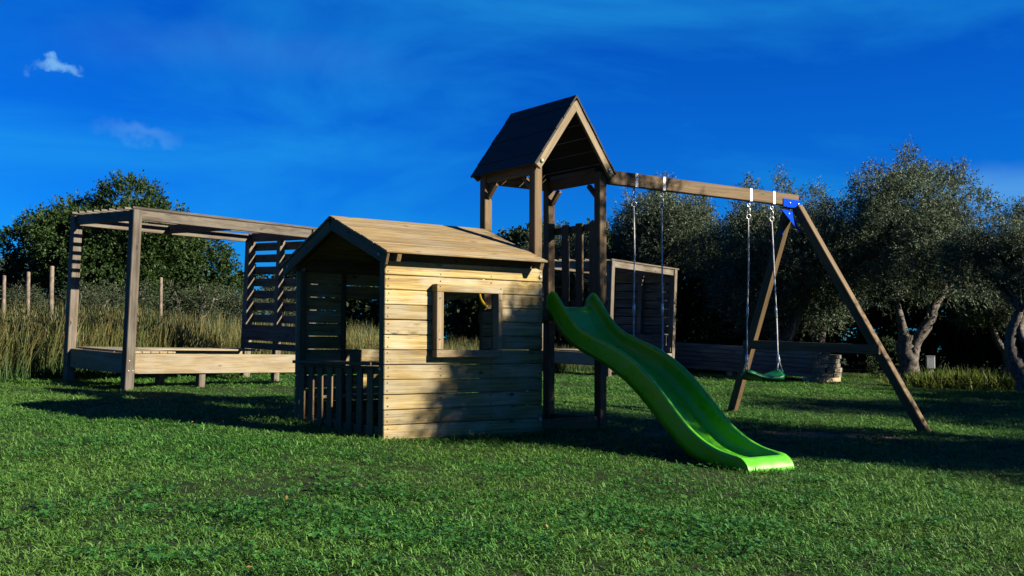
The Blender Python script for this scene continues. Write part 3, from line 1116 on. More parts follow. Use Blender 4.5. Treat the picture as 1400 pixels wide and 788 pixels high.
def make_pergola(x, y, ang, label, slat_h=.118):
    pg = Thing('pergola', label, 'pergola', pergola_frame(x, y, ang), (0, 0, 0), 'weathered wooden pergolas with benches')
    h = 0.058
    for (a, c) in ((0, 0), (PL, 0), (0, PD), (PL, PD)):
        pg.box('post', (a - h, c - h, -.08), (a + h, c + h, PZ - .012 if c == 0 else PZ - .03), 'grey', 0.007)
    pg.box('post', (PL - .045, PD / 2 - .045, -.08), (PL + .045, PD / 2 + .045, PZ - .13), 'grey', 0.006)
    # top beams
    pg.box('beam', (h + .002, -.03, PZ - .135), (PL - h - .002, .03, PZ - .012), 'grey', 0.006)
    pg.box('beam', (h + .002, PD - .03, PZ - .155), (PL - h - .002, PD + .03, PZ - .035), 'grey', 0.006)
    for a in (0, PL):
        pg.box('beam', (a - .03, h + .002, PZ - .145), (a + .03, PD - h - .002, PZ - .02), 'grey', 0.006)
    pg.box('beam', (PL / 2 - .03, .035, PZ - .14), (PL / 2 + .03, PD - .035, PZ - .02), 'grey', 0.006)
    # roof laths
    for k in range(9):
        c = -0.03 + k * (PD + .04) / 8
        pg.beam('lath', (-.07, c, PZ + .006 + .001 * (k % 3)), (PL + .14, c + random.uniform(-.008, .008), PZ + .006), 0.048, 0.028, 'grey', bv=.003)
    # slatted end wall
    for k in range(8):
        z = PZ - .215 - k * .178
        pg.beam('slat', (PL + h + .014, -.03, z), (PL + h + .014, PD + .03, z + random.uniform(-.004, .004)), 0.024, slat_h, 'grey', bv=.003)
    pg.box('backrest_board', (PL - h - .056, h + .01, .60), (PL - h - .030, PD - .03, .83), 'grey')
    pg.box('backrest_board', (PL - h - .024, -.02, .475), (PL - h - .002, PD + .02, .57), 'grey')
    # bench: frame boards, seat planks, legs
    pg.box('bench_rail', (h + .003, -.045, .20), (PL - .0, -.008, .445), 'bench')
    pg.box('bench_rail', (-.020, h + .003, .20), (.018, PD - h - .003, .445), 'bench')
    pg.box('bench_rail', (h + .003, PD - .02, .22), (PL - .06, PD + .018, .445), 'bench')
    for k in range(5):
        pg.box('seat_plank', (.065 + k * .115, .0, .448), (.173 + k * .115, PD - h - .01, .472), 'bench')
    for k in range(4):
        pg.box('seat_plank', (.66, PD - .08 - k * .115 - .108, .448), (PL - .12, PD - .08 - k * .115, .472), 'bench')
    for (a, c) in ((.64, .36), (1.02, .03)):
        pg.box('bench_leg', (a - .045, c - .045, -.06), (a + .045, c + .045, .446), 'grey')
    bl = []
    for (a, z) in ((-.02, .36), (-.025, .24), (.03, .24)):
        bl.append(tube_geo([(a, -h + .002, z), (a, -h - .006, z)], .008, 8))
    s_ = pg.mesh('bolts', *join_geo(bl), 'steel')
    s_['kind'] = 'stuff'
    return pg


make_pergola(-4.66, 13.0, R(41.8), 'weathered grey pergola with a bench in front of the tall reeds')
make_pergola(1.80, 20.2, R(34.3), 'weathered grey pergola with a slatted wall behind the play tower and slide', .158)

# ------------------------------------------------------------------ timber stack
stx, sty = 5.88, 21.0
stf = Matrix.Translation((stx, sty, G(stx, sty))) @ Matrix.Rotation(R(133), 4, 'Z')    # x runs away to the left
st = Thing('timber_stack', 'long low stack of weathered boards on pale bearers by the olive trees', 'timber stack', stf)
SL_, SWW = 3.9, 1.15
gslope = (G(stx + SL_ * math.cos(R(133)), sty + SL_ * math.sin(R(133))) - G(stx, sty)) / SL_
for a in (0.12, 1.9, 3.7):
    st.box('bearer', (a - .06, -SWW - .04, gslope * a - .03), (a + .06, .07, gslope * a + .09), 'pale')
zc = 0.092
hts = [.085, .10, .085, .095, .08, .085]
for k, hh in enumerate(hts):
    for j in range(4):
        e = random.uniform(0, .05) if k < 5 else .03 + random.uniform(0, .10)
        y0 = -SWW + j * SWW / 4
        if k == 5 and j == 0:
            continue
        st.beam('board', (e, y0 + SWW / 8, zc + hh / 2 + gslope * e), (SL_ + e, y0 + SWW / 8, zc + hh / 2 + gslope * (SL_ + e)), SWW / 4 - .008, hh - .006, 'stack', bv=.004)
    zc += hh
st.o['label'] = 'long low stack of weathered boards on pale bearers by the olive trees'

# ------------------------------------------------------------------ vegetation


def leaves_mesh(name, base, dirs, nrm, ln, wd, mat):
    """diamond leaves: base points, unit directions, side vectors, lengths, widths"""
    n_ = len(base)
    side = np.cross(dirs, nrm)
    side /= np.linalg.norm(side, axis=1, keepdims=True) + 1e-9
    fold = np.cross(side, dirs)
    mid = base + dirs * (ln * 0.48)[:, None]
    v = np.empty((n_, 4, 3), np.float32)
    v[:, 0] = base
    v[:, 1] = mid + side * (wd * .5)[:, None] + fold * (wd * .12)[:, None]
    v[:, 2] = base + dirs * ln[:, None] - np.array([0, 0, 1.0]) * (ln * .08)[:, None]
    v[:, 3] = mid - side * (wd * .5)[:, None] + fold * (wd * .12)[:, None]
    me = bpy.data.meshes.new(name)
    me.vertices.add(n_ * 4)
    me.vertices.foreach_set('co', v.ravel())
    me.loops.add(n_ * 4)
    me.loops.foreach_set('vertex_index', np.arange(n_ * 4, dtype=np.int32))
    me.polygons.add(n_)
    me.polygons.foreach_set('loop_start', np.arange(0, n_ * 4, 4, dtype=np.int32))
    me.update(calc_edges=True)
    me.validate()
    me.materials.append(M[mat])
    return me


def unit(a):
    return a / (np.linalg.norm(a, axis=-1, keepdims=True) + 1e-9)


def sprig_leaves(rs, pos, dr, slen, per, ln, wd, spread=0.9):
    """per leaves along each sprig starting at pos, direction dr"""
    n_ = len(pos)
    s = (np.arange(per) + rs.random((n_, per))) / per
    bend = np.array([0, 0, -0.10])
    base = pos[:, None, :] + dr[:, None, :] * (s * slen[:, None])[:, :, None] + bend * (s ** 2 * slen[:, None])[:, :, None]
    r_ = unit(rs.normal(size=(n_, per, 3)))
    perp = unit(r_ - dr[:, None, :] * (r_ * dr[:, None, :]).sum(-1, keepdims=True))
    d = unit(dr[:, None, :] * 0.75 + perp * spread * (0.6 + .6 * rs.random((n_, per, 1))))
    nr = unit(rs.normal(size=(n_, per, 3)) + np.array([0, 0, .9]))
    k = n_ * per
    return base.reshape(k, 3), d.reshape(k, 3), nr.reshape(k, 3), ln * (0.65 + .6 * rs.random(k)), wd * (0.7 + .6 * rs.random(k))


def lumpy_crown(seed, lumps, density, slen, per, ln, wd, mat, up_bias=0.5, shell=0.55, name='crown', core=0.16, gaps=True):
    """sprigs through the shells of a cloud of uneven lumps; density per square metre of lump surface"""
    rs = np.random.default_rng(seed)
    P_, D_ = [], []
    L_ = np.array(lumps, float)
    for (cx, cy, cz, rx, ry, rz) in lumps:
        area = 4 * math.pi * ((rx * ry) ** 1.6 / 3 + (rx * rz) ** 1.6 / 3 + (ry * rz) ** 1.6 / 3) ** (1 / 1.6)
        k = int(area * density)
        d = unit(rs.normal(size=(k, 3)))
        r_ = shell + (1 - shell) * rs.random(k) ** 0.6
        p = d * r_[:, None] * np.array([rx, ry, rz]) + np.array([cx, cy, cz])
        P_.append(p)
        D_.append(unit(d * 0.8 + rs.normal(size=(k, 3)) * 0.35 + np.array([0, 0, up_bias])))
    P_ = np.concatenate(P_)
    D_ = np.concatenate(D_)
    # drop sprigs deep inside other lumps
    keep = np.ones(len(P_), bool)
    for (cx, cy, cz, rx, ry, rz) in lumps:
        q = (((P_ - np.array([cx, cy, cz])) / np.array([rx, ry, rz])) ** 2).sum(1)
        keep &= ~((q < core))
    # ragged gaps
    gp = np.sin(P_[:, 0] * 3.1 + seed) * np.sin(P_[:, 1] * 2.7 + 1.3 * seed) * np.sin(P_[:, 2] * 3.4 + .7 * seed)
    if gaps:
        keep &= (gp + rs.normal(size=len(P_)) * .25) < 0.42
    P_, D_ = P_[keep], D_[keep]
    sl_ = slen * (0.5 + rs.random(len(P_)) * 1.0)
    b_, d, n_, l_, w_ = sprig_leaves(rs, P_, D_, sl_, per, ln, wd)
    return leaves_mesh(name, b_, d, n_, l_, w_, mat)


def gen_lumps(seed, n_, rx, ry, z0, z1, lr, flat=0.8):
    rs = np.random.default_rng(seed)
    o_ = []
    cz, hz = (z0 + z1) / 2, (z1 - z0) / 2
    for i in range(n_):
        d = unit(rs.normal(size=3))
        r_ = 0.35 + 0.6 * rs.random()
        x, y, z = d[0] * rx * r_, d[1] * ry * r_, cz + d[2] * hz * r_
        s = lr * (0.65 + .7 * rs.random())
        o_.append((x, y, z, s, s, s * flat))
    return o_


def limb(a, b_, r0, r1, rs, wig=0.08, n_=7):
    a, b_ = Vector(a), Vector(b_)
    pts, rad = [], []
    for i in range(n_):
        s = i / (n_ - 1)
        w = wig * math.sin(math.pi * s)
        pts.append(a.lerp(b_, s) + Vector(rs.normal(size=3).tolist()) * w * 0.5 + Vector((0, 0, w * 0.6)))
        rad.append(r0 + (r1 - r0) * s)
    return smooth_path(pts, 3), np.interp(np.linspace(0, 1, (n_ - 1) * 3 + 1), np.linspace(0, 1, n_), rad).tolist()


def trunk_parts(seed, stems, lumps, n_limbs, r_l):
    """stems: list of (points, radii); limbs leave the last stem points towards lumps"""
    rs = np.random.default_rng(seed)
    parts = []
    tips = []
    for pts, rad in stems:
        sp_ = smooth_path(pts, 5)
        rr_ = np.interp(np.linspace(0, 1, len(sp_)), np.linspace(0, 1, len(rad)), rad)
        parts.append(tube_geo(sp_, rr_.tolist(), 12, True, .16, seed))
        tips.append((sp_[-1], float(rr_[-1])))
    order = rs.permutation(len(lumps))[:n_limbs]
    for j, i in enumerate(order):
        l_ = lumps[i]
        t_, r_ = min(tips, key=lambda q: (q[0] - Vector(l_[:3])).length)
        t_ = t_ - Vector((0, 0, 0.06))
        p, rr_ = limb(t_, Vector(l_[:3]) + Vector((0, 0, l_[5] * .3)), min(r_ * .7, r_l), 0.012, rs, 0.14)
        parts.append(tube_geo(p, rr_, 7, True, .1, seed + j))
    return join_geo(parts)


def tree(name, label, cat, x, y, rotz, crown_me, trunk_me, scale=1.0, group=None, sink=0.0):
    e = bpy.data.objects.new(name, None)
    e.empty_display_size = .3
    col.objects.link(e)
    e.location = (x, y, G(x, y) - sink)
    e.rotation_euler = (0, 0, rotz)
    e.scale = (scale, scale, scale)
    tag(e, label, cat, group)
    for nm_, me in (('trunk', trunk_me), ('crown', crown_me)):
        if me is None:
            continue
        c = bpy.data.objects.new(nm_, me)
        col.objects.link(c)
        c.parent = e
    return e


def geo_mesh(name, geo, mat):
    me = bpy.data.meshes.new(name)
    me.from_pydata([tuple(v) for v in geo[0]], [], geo[1])
    me.polygons.foreach_set('use_smooth', [True] * len(me.polygons))
    me.materials.append(M[mat])
    me.update()
    return me


# --- olives: three models
def olive_model(seed, H, Rx, z0, stems, nl=22, dens=70, lr=.72):
    lumps = gen_lumps(seed, nl, Rx, Rx * .95, z0, H - .35, lr)
    rs = np.random.default_rng(seed + 50)
    for k in range(9):            # upright water shoots
        a = rs.random() * 6.28
        r_ = Rx * rs.random() * .75
        lumps.append((r_ * math.cos(a), r_ * math.sin(a), H - .45 - r_ * .35 + rs.random() * .25, .16, .16, .55))
    cm = lumpy_crown(seed, lumps, dens, .26, 9, .075, .021, 'olive', .75, .5)
    tm = geo_mesh('trunk', trunk_parts(seed, stems, lumps[:nl], 11, .07), 'bark')
    return cm, tm


ST_A = [([(0, 0, -.15), (.02, .02, .35), (-.06, .03, .75), (-.02, 0, 1.0)], [.30, .21, .19, .15]),
        ([(.05, 0, .45), (.16, -.03, .85), (.42, -.05, 1.25), (.55, 0, 1.55), (.85, .05, 1.95)], [.15, .13, .11, .10, .06]),
        ([(-.02, 0, .75), (-.12, .05, 1.2), (-.2, .1, 1.7)], [.14, .10, .05])]
ST_B = [([(.12, 0, -.15), (.05, 0, .3), (-.12, .03, .75), (-.22, .05, 1.15), (-.10, .05, 1.65), (.02, .0, 2.0)], [.25, .20, .18, .15, .14, .09]),
        ([(-.05, 0, .5), (.14, -.06, .8), (.12, -.08, 1.15), (-.02, -.02, 1.55), (.15, 0, 2.0)], [.13, .12, .11, .10, .06])]
ST_C = [([(-.1, 0, -.15), (-.02, .02, .4), (.18, .05, .85), (.48, .1, 1.35), (.8, .1, 1.8)], [.24, .19, .17, .14, .07]),
        ([(-.03, 0, .35), (-.12, -.04, .9), (-.10, 0, 1.5)], [.15, .12, .06])]
olA = olive_model(11, 4.75, 1.75, 1.5, ST_A, 28, 95, .75)
olB = olive_model(23, 4.4, 1.55, 2.7, ST_B, 24, 110, .56)
olC = olive_model(37, 4.3, 1.8, 1.3, ST_C, 28, 95, .75)

# out-of-view olive, crown lumps shaped for the shade on slide and front wall
rs_ = np.random.default_rng(131)
lumpD = []
for (c_, w_) in [(-.55, 2.9), (-.3, 2.6), (.4, 2.5), (1.2, 2.7), (-.75, 3.7), (-.4, 3.5), (.4, 3.5), (1.25, 3.6), (-1.15, 4.3), (-.4, 4.4), (.4, 4.4), (1.15, 4.3), (-.75, 4.95), (0, 5.1), (.7, 4.95), (-.6, 3.3), (-1.1, 4.15), (-1.35, 4.5), (-1.05, 4.75)]:
    for k in range(2):
        tt = rs_.normal() * .55 + (k - .5) * .9
        cc_ = c_ + rs_.normal() * .07
        lumpD.append((cc_ * .334 + tt * .943, cc_ * .943 - tt * .334, w_ + rs_.normal() * .08, .60, .60, .50))
olD = (lumpy_crown(131, lumpD, 105, .26, 9, .085, .026, 'olive', .6, .4), geo_mesh('trunk', trunk_parts(131, [([(0, 0, -.15), (.05, 0, .6), (-.06, .04, 1.3), (.02, 0, 2.1)], [.3, .22, .19, .14])], lumpD, 12, .08), 'bark'))

OG = 'olive trees along the edge of the lawn'
tree('olive_tree', 'tall grey-green olive with forked pale trunk beside the small grey pedestal box', 'olive tree', 8.45, 22.8, 0.0, *olA, 1.0, OG)
tree('olive_tree', 'olive tree with twisted looping trunk growing out of the yellow weeds', 'olive tree', 9.45, 19.9, 0.0, *olB, .76, OG)
tree('olive_tree', 'olive tree with leaning trunk behind the A-frame and timber stack', 'olive tree', 6.05, 24.2, 0.2, *olC, 1.0, OG)
tree('olive_tree', 'olive tree rising behind the slatted wall of the far pergola', 'olive tree', 3.75, 27.0, 2.1, *olB, 1.02, OG)
tree('olive_tree', 'low olive crown seen through the railing of the play tower', 'olive tree', 0.85, 27.5, 4.0, *olC, .80, OG)
tree('olive_tree', 'olive tree at the back between the swing beam end and forked olive', 'olive tree', 7.9, 27.5, 1.0, *olC, 1.04, OG)
tree('olive_tree', 'olive tree at the back behind the twisted olive', 'olive tree', 12.3, 26.5, 3.3, *olA, .72, OG)
# out of view on the sunward side: their shade lies across the lawn
OFF = 'olive trees standing sunward of the lawn, out of the picture'
for (x, y, r_, md, s) in ((8.0, 8.2, 0, olD, 1.0), (12.2, 7.5, 2.6, olC, 1.15), (14.0, 12.5, 2.0, olC, 1.3), (15.9, 15.6, 4.0, olA, 1.05), (17.5, 19.2, 1.2, olC, 1.1)):
    tree('olive_tree', 'olive tree standing sunward of the lawn whose shade falls across it', 'olive tree', x, y, r_, *md, s, OFF)

# --- evergreen oak on the left
ol = gen_lumps(5, 30, 3.1, 2.6, 1.2, 5.0, 1.05, .8) + [(-3.3, 0, 3.4, .8, .8, .5), (-2.8, 0, 3.9, .7, .7, .5), (3.0, 0, 2.2, .8, .8, .8), (2.9, .2, 3.2, .6, .6, .5), (.2, 0, 5.1, .9, .9, .6)]
ol = [(a * .84, b_, .5 + (c - .5) * .80, d, e, f * .95) for (a, b_, c, d, e, f) in ol]
okc = lumpy_crown(5, ol, 75, .30, 10, .095, .05, 'oak', .35, .5)
okt = geo_mesh('trunk', trunk_parts(5, [([(0, 0, -.2), (.05, 0, .8), (-.1, .05, 1.6), (0, 0, 2.4)], [.42, .34, .28, .2])], ol, 14, .14), 'oakbark')
tree('oak_tree', 'broad dark green evergreen oak beyond the reeds and pergola', 'oak tree', -11.5, 31.5, 0, okc, okt, 1.0)
# small far trees
tree('grey_tree', 'small grey-green tree beyond the fence stakes', 'tree', -17.6, 37, 1.0, *olB, .62)
# pruned shrubs beyond the reeds
sl_l = gen_lumps(71, 9, .62, .55, .75, 1.45, .36, .7)
shc = lumpy_crown(71, sl_l, 95, .15, 8, .055, .018, 'shrub', .3, .5)
sht = geo_mesh('trunk', trunk_parts(71, [([(0, 0, -.1), (.03, 0, .35), (.12, 0, .75)], [.07, .06, .05]), ([(0, 0, 0), (-.2, 0, .35), (-.35, 0, .8)], [.06, .05, .03])], sl_l, 5, .03), 'bark')
SG = 'pruned olive shrubs beyond the reeds'
for (px, y, s, rz, lab) in ((268, 23.5, 1.10, .3, 'pruned grey shrub with pale twisted stems beneath the oak crown'), (330, 25.5, 1.05, 2.1, 'pruned grey shrub behind the slatted pergola wall'),
                            (128, 23.0, 1.0, 1.2, 'pruned grey shrub behind the pergola side bench'), (165, 25.5, 1.1, 3.3, 'pruned grey shrub between two pergola posts'), (385, 27, 1.2, 5.0, 'pruned grey shrub behind the playhouse gable'),
                            (20, 26, 1.0, 4.1, 'pruned grey shrub beyond the fence stakes')):
    x = (px - 700) / 1461.7 * y
    tree('olive_shrub', lab, 'shrub', x, y, rz, shc, sht, s, SG)

# --- dense hedge behind the olives, one run on the right and one far behind the reeds
hr = np.random.default_rng(91)
def hedge(name, label, pts, h, seed, dens=26):
    lumps = []
    x0, y0 = pts[0]
    for i in range(len(pts) - 1):
        (xa, ya), (xb, yb) = pts[i], pts[i + 1]
        n_ = int(math.hypot(xb - xa, yb - ya) / .75)
        for k in range(n_):
            s = k / n_
            x, y = xa + (xb - xa) * s, ya + (yb - ya) * s
            for z in np.arange(.45, h, .62):
                lumps.append((x - x0 + hr.normal() * .2, y - y0 + hr.normal() * .3, G(x, y) - G(x0, y0) + z + hr.normal() * .14, .62, .6, .52))
    me = lumpy_crown(seed, lumps, dens, .26, 9, .15, .085, 'hedge', .35, .45, 'foliage', 0.02, False)
    ob = bpy.data.objects.new(name, me)
    col.objects.link(ob)
    ob.location = (x0, y0, G(x0, y0))
    return tag(ob, label, 'hedge')


hedge('hedge', 'tall dense dark hedge behind the olive trees and timber stack', [(-1.0, 31.5), (7, 30.0), (16.5, 28.0), (18, 24)], 3.0, 41, 48)
hedge('hedge', 'low dark hedge far behind the reeds and pruned shrubs', [(-22, 33.5), (-13, 34.5), (-5, 35), (3, 34)], 2.0, 43, 24)

# round clipped shrub by the near A-frame leg
bl_ = [(0, 0, .42, .40, .40, .46)]
rbs = lumpy_crown(77, bl_, 260, .10, 8, .045, .02, 'hedge', .4, .7, 'foliage')
x, y = (1213 - 700) / 1461.7 * 24.0, 24.0
rb = bpy.data.objects.new('round_shrub', rbs)
col.objects.link(rb)
rb.location = (x, y, G(x, y) - .03)
tag(rb, 'round clipped dark shrub behind the near A-frame leg', 'shrub')

# ------------------------------------------------------------------ scattered ground cover
src = bpy.data.collections.new('scatter_sources')      # not linked to the scene


def blade_mesh(name, rs, nbl, rad, lmin, lmax, w, lean, mat, curl=.6, segs=3, base_lean=0.0):
    vs_, fs_ = [], []
    for i in range(nbl):
        a = rs.random() * 6.283
        r_ = rad * math.sqrt(rs.random())
        p = Vector((r_ * math.cos(a), r_ * math.sin(a), -.004))
        ln = lmin + (lmax - lmin) * rs.random()
        th = rs.random() * 6.283
        el = lean * (base_lean + (1 - base_lean) * rs.random())
        hd = Vector((math.cos(th), math.sin(th), 0))
        sd = Vector((-hd.y, hd.x, 0))
        tw = rs.normal() * .5
        sd = (sd * math.cos(tw) + Vector((0, 0, 1)) * math.sin(tw) * .5).normalized()
        o_ = len(vs_)
        cur = p.copy()
        ang = el
        for k in range(segs):
            ww = w * (.7 + .3 * math.sin(math.pi * (k + .6) / (segs + .6))) * (.8 + .4 * rs.random())
            vs_ += [cur - sd * ww / 2, cur + sd * ww / 2]
            cur = cur + (hd * math.sin(ang) + Vector((0, 0, 1)) * math.cos(ang)) * ln / segs
            ang = min(ang + curl * rs.random(), 1.75)
        vs_.append(cur)
        for k in range(segs - 1):
            fs_.append([o_ + 2 * k, o_ + 2 * k + 1, o_ + 2 * k + 3, o_ + 2 * k + 2])
        fs_.append([o_ + 2 * segs - 2, o_ + 2 * segs - 1, o_ + 2 * segs])
    me = bpy.data.meshes.new(name)
    me.from_pydata([tuple(v) for v in vs_], [], fs_)
    me.polygons.foreach_set('use_smooth', [True] * len(me.polygons))
    me.materials.append(M[mat])
    me.update()
    return me


def source_set(name, meshes):
    c = bpy.data.collections.new(name)
    for i, me in enumerate(meshes):
        ob = bpy.data.objects.new(name + '_%02d' % i, me)
        c.objects.link(ob)
    return c


def scatter(name, label, pts, rot, scl, coll, nvar):
    me = bpy.data.meshes.new(name)
    n_ = len(pts)
    me.vertices.add(n_)
    me.vertices.foreach_set('co', np.asarray(pts, np.float32).ravel())
    for an, ty, dat, key in (('rot', 'FLOAT_VECTOR', rot, 'vector'), ('scl', 'FLOAT_VECTOR', scl, 'vector'), ('idx', 'INT', rng.integers(0, nvar, n_), 'value')):
        a = me.attributes.new(an, ty, 'POINT')
        a.data.foreach_set(key, np.asarray(dat, np.int32 if ty == 'INT' else np.float32).ravel())
    ob = bpy.data.objects.new(name, me)
    col.objects.link(ob)
    ng = bpy.data.node_groups.new(name, 'GeometryNodeTree')
    ng.interface.new_socket('Geometry', in_out='INPUT', socket_type='NodeSocketGeometry')
    ng.interface.new_socket('Geometry', in_out='OUTPUT', socket_type='NodeSocketGeometry')
    gi = ng.nodes.new('NodeGroupInput')
    go = ng.nodes.new('NodeGroupOutput')
    ip = ng.nodes.new('GeometryNodeInstanceOnPoints')
    ci = ng.nodes.new('GeometryNodeCollectionInfo')
    ci.inputs['Collection'].default_value = coll
    ci.inputs['Separate Children'].default_value = True
    ci.inputs['Reset Children'].default_value = True
    er = ng.nodes.new('FunctionNodeEulerToRotation')
    ns = []
    for an, ty in (('rot', 'FLOAT_VECTOR'), ('scl', 'FLOAT_VECTOR'), ('idx', 'INT')):
        na_ = ng.nodes.new('GeometryNodeInputNamedAttribute')
        na_.data_type = ty
        na_.inputs['Name'].default_value = an
        ns.append([s for s in na_.outputs if s.enabled and s.name == 'Attribute'][0])
    L = ng.links.new
    L(gi.outputs[0], ip.inputs['Points'])
    L(ci.outputs[0], ip.inputs['Instance'])
    ip.inputs['Pick Instance'].default_value = True
    L(ns[2], ip.inputs['Instance Index'])
    L(ns[0], er.inputs[0])
    L(er.outputs[0], ip.inputs['Rotation'])
    L(ns[1], ip.inputs['Scale'])
    L(ip.outputs[0], go.inputs[0])
    md = ob.modifiers.new('scatter', 'NODES')
    md.node_group = ng
    tag(ob, label, None, None, 'stuff')
    return ob


def vnoise(x, y, f, seed):
    """cheap smooth 2-D noise in 0..1"""
    r_ = np.random.default_rng(seed)
    tot = np.zeros_like(x)
    for k in range(6):
        a = r_.random() * 6.283
        ff = f * (0.6 + 1.3 * r_.random())
        tot += np.sin(ff * (x * math.cos(a) + y * math.sin(a)) + r_.random() * 6.283)
    return 0.5 + tot / 6.0


# where the reeds stand: behind the pergola's back line
RL = [(-14, 11.2), (-6.9, 13.3), (-5.9, 14.6), (-3.75, 16.75), (-1.0, 19.2), (1.0, 21.0), (3.2, 24.6)]


def reed_line(x):
    return np.interp(x, [p[0] for p in RL], [p[1] for p in RL])


def lawn_points(y0, y1, dens, margin=1.0, xr=None):
    o_ = []
    A = 0
    for ya in np.arange(y0, y1, 0.5):
        yb = min(ya + .5, y1)
        hw = 0.49 * yb + margin
        k = int((yb - ya) * 2 * hw * dens)
        o_.append(np.stack([rng.uniform(-hw, hw, k), rng.uniform(ya, yb, k)], 1))
    return np.concatenate(o_)


def place(p, keep):
    p = p[keep]
    return np.stack([p[:, 0], p[:, 1], bump_z(p[:, 0], p[:, 1])], 1)


grs = np.random.default_rng(3)
tufts = [blade_mesh('tuft', grs, 27, .06, .020, .046, .0041, 1.35, 'grass', .9, 3, .35) for _ in range(8)] + \
        [blade_mesh('tuft', grs, 16, .05, .025, .060, .0038, 1.25, 'grass', .6, 3, .3) for _ in range(1)]
gcol = source_set('grass_tuft', tufts)
zones = [(3.6, 7.0, 620, 1.0), (7.0, 10.0, 460, 1.08), (10.0, 14.0, 280, 1.25), (14.0, 20.0, 150, 1.55), (20.0, 27.0, 80, 1.9)]
PTS, SCL = [], []
for y0, y1, dn, sc in zones:
    p = lawn_points(y0, y1, dn)
    lush = vnoise(p[:, 0], p[:, 1], 1.6, 5)
    keep = (p[:, 1] < reed_line(p[:, 0]) + .3 + .35 * np.sin(3 * p[:, 0])) & (rng.random(len(p)) > dirt_amount(p[:, 0], p[:, 1]) * 0.97) & (rng.random(len(p)) < .62 + .5 * lush)
    q = place(p, keep)
    PTS.append(q)
    s = sc * (0.75 + .5 * rng.random(len(q))) * (0.8 + .4 * lush[keep])
    SCL.append(np.stack([s, s, s * (0.75 + .5 * rng.random(len(q))) / (1 + .35 * (sc - 1))], 1))
PTS, SCL = np.concatenate(PTS), np.concatenate(SCL)
ROT = np.stack([rng.normal(0, .12, len(PTS)), rng.normal(0, .12, len(PTS)), rng.uniform(0, 6.283, len(PTS))], 1)
scatter('lawn_grass', 'short mown green grass of the lawn', PTS, ROT, SCL, gcol, len(tufts))


# longer uncut grass against the feet of the play set, slide and pergola
EP = []
def edge_line(u0, v0, u1, v1, n_, wd):
    for k in range(n_):
        s_ = rng.random()
        x_, y_ = W2(u0 + (u1 - u0) * s_, v0 + (v1 - v0) * s_)
        EP.append((x_ + rng.normal() * wd, y_ + rng.normal() * wd))
edge_line(-.03, -.05, HL, -.05, 230, .035)
edge_line(-.06, 0, -.06, HW, 170, .04)
edge_line(HL, .05, TU + TA, .05, 60, .03)
for (pu, pv) in ((TU + TA, TV), (near_f.x, near_f.y), (far_f.x, far_f.y)):
    for k in range(26):
        a_ = rng.random() * 6.283
        x_, y_ = W2(pu + .085 * math.cos(a_), pv + .085 * math.sin(a_))
        EP.append((x_, y_))
edge_line(SC - .24, -2.42, SC + .24, -2.42, 40, .02)
edge_line(SC - .29, -2.38, SC - .29, -1.9, 40, .02)
for (px_, py_) in ((-4.66, 13.0), (-5.79, 14.03)):
    for k in range(34):
        a_ = rng.random() * 6.283
        EP.append((px_ + .11 * math.cos(a_), py_ + .11 * math.sin(a_)))
EP = np.array(EP)
q = np.stack([EP[:, 0], EP[:, 1], bump_z(EP[:, 0], EP[:, 1])], 1)
s = 1.15 + .7 * rng.random(len(q))
scatter('edge_grass', 'longer uncut grass against the feet of the play set', q, np.stack([rng.normal(0, .15, len(q)), rng.normal(0, .15, len(q)), rng.uniform(0, 6.283, len(q))], 1), np.stack([s * .8, s * .8, s], 1), gcol, len(tufts))

# a few dry leaves lying on the lawn
lf = []
for k in range(3):
    o_ = leaves_mesh('dry_leaf', np.zeros((1, 3)), unit(np.array([[1.0, .1 * k, .15]])), np.array([[0.1, 0.1, 1.0]]), np.array([.034]), np.array([.016]), 'dry')
    lf.append(o_)
lcol = source_set('dry_leaf_one', lf)
p = lawn_points(4.2, 12.0, 1.6, .5)
q = place(p, np.ones(len(p), bool))
q[:, 2] += .028
s = .6 + .7 * rng.random(len(q))
scatter('fallen_leaves', 'dry brown leaves scattered over the lawn', q, np.stack([rng.normal(0, .3, len(q)), rng.normal(0, .3, len(q)), rng.uniform(0, 6.283, len(q))], 1), np.stack([s, s, s], 1), lcol, 3)

# clover drifts in the near lawn
def clover_mesh(rs):
    vs_, fs_ = [], []
    for i in range(5):
        c = Vector((rs.normal() * .022, rs.normal() * .022, .020 + .020 * rs.random()))
        a0 = rs.random() * 6.28
        tl = Vector((rs.normal() * .35, rs.normal() * .35, 1)).normalized()
        xax = tl.cross(Vector((math.cos(a0), math.sin(a0), 0))).normalized()
        yax = tl.cross(xax)
        r_ = .0052 + .003 * rs.random()
        for k in range(3):
            th = k * 2.094
            d = xax * math.cos(th) + yax * math.sin(th)
            s_ = tl.cross(d)
            o_ = len(vs_)
            for (f_, g_, h_) in ((0, 0, 0), (.7, .75, .18), (1.35, .75, .28), (1.6, 0, .15), (1.35, -.75, .28), (.7, -.75, .18)):
                vs_.append(c + (d * f_ + s_ * g_ + tl * h_) * r_)
            fs_ += [[o_, o_ + 1, o_ + 2, o_ + 3], [o_, o_ + 3, o_ + 4, o_ + 5]]
    me = bpy.data.meshes.new('clover')
    me.from_pydata([tuple(v) for v in vs_], [], fs_)
    me.materials.append(M['clover'])
    me.update()
    return me


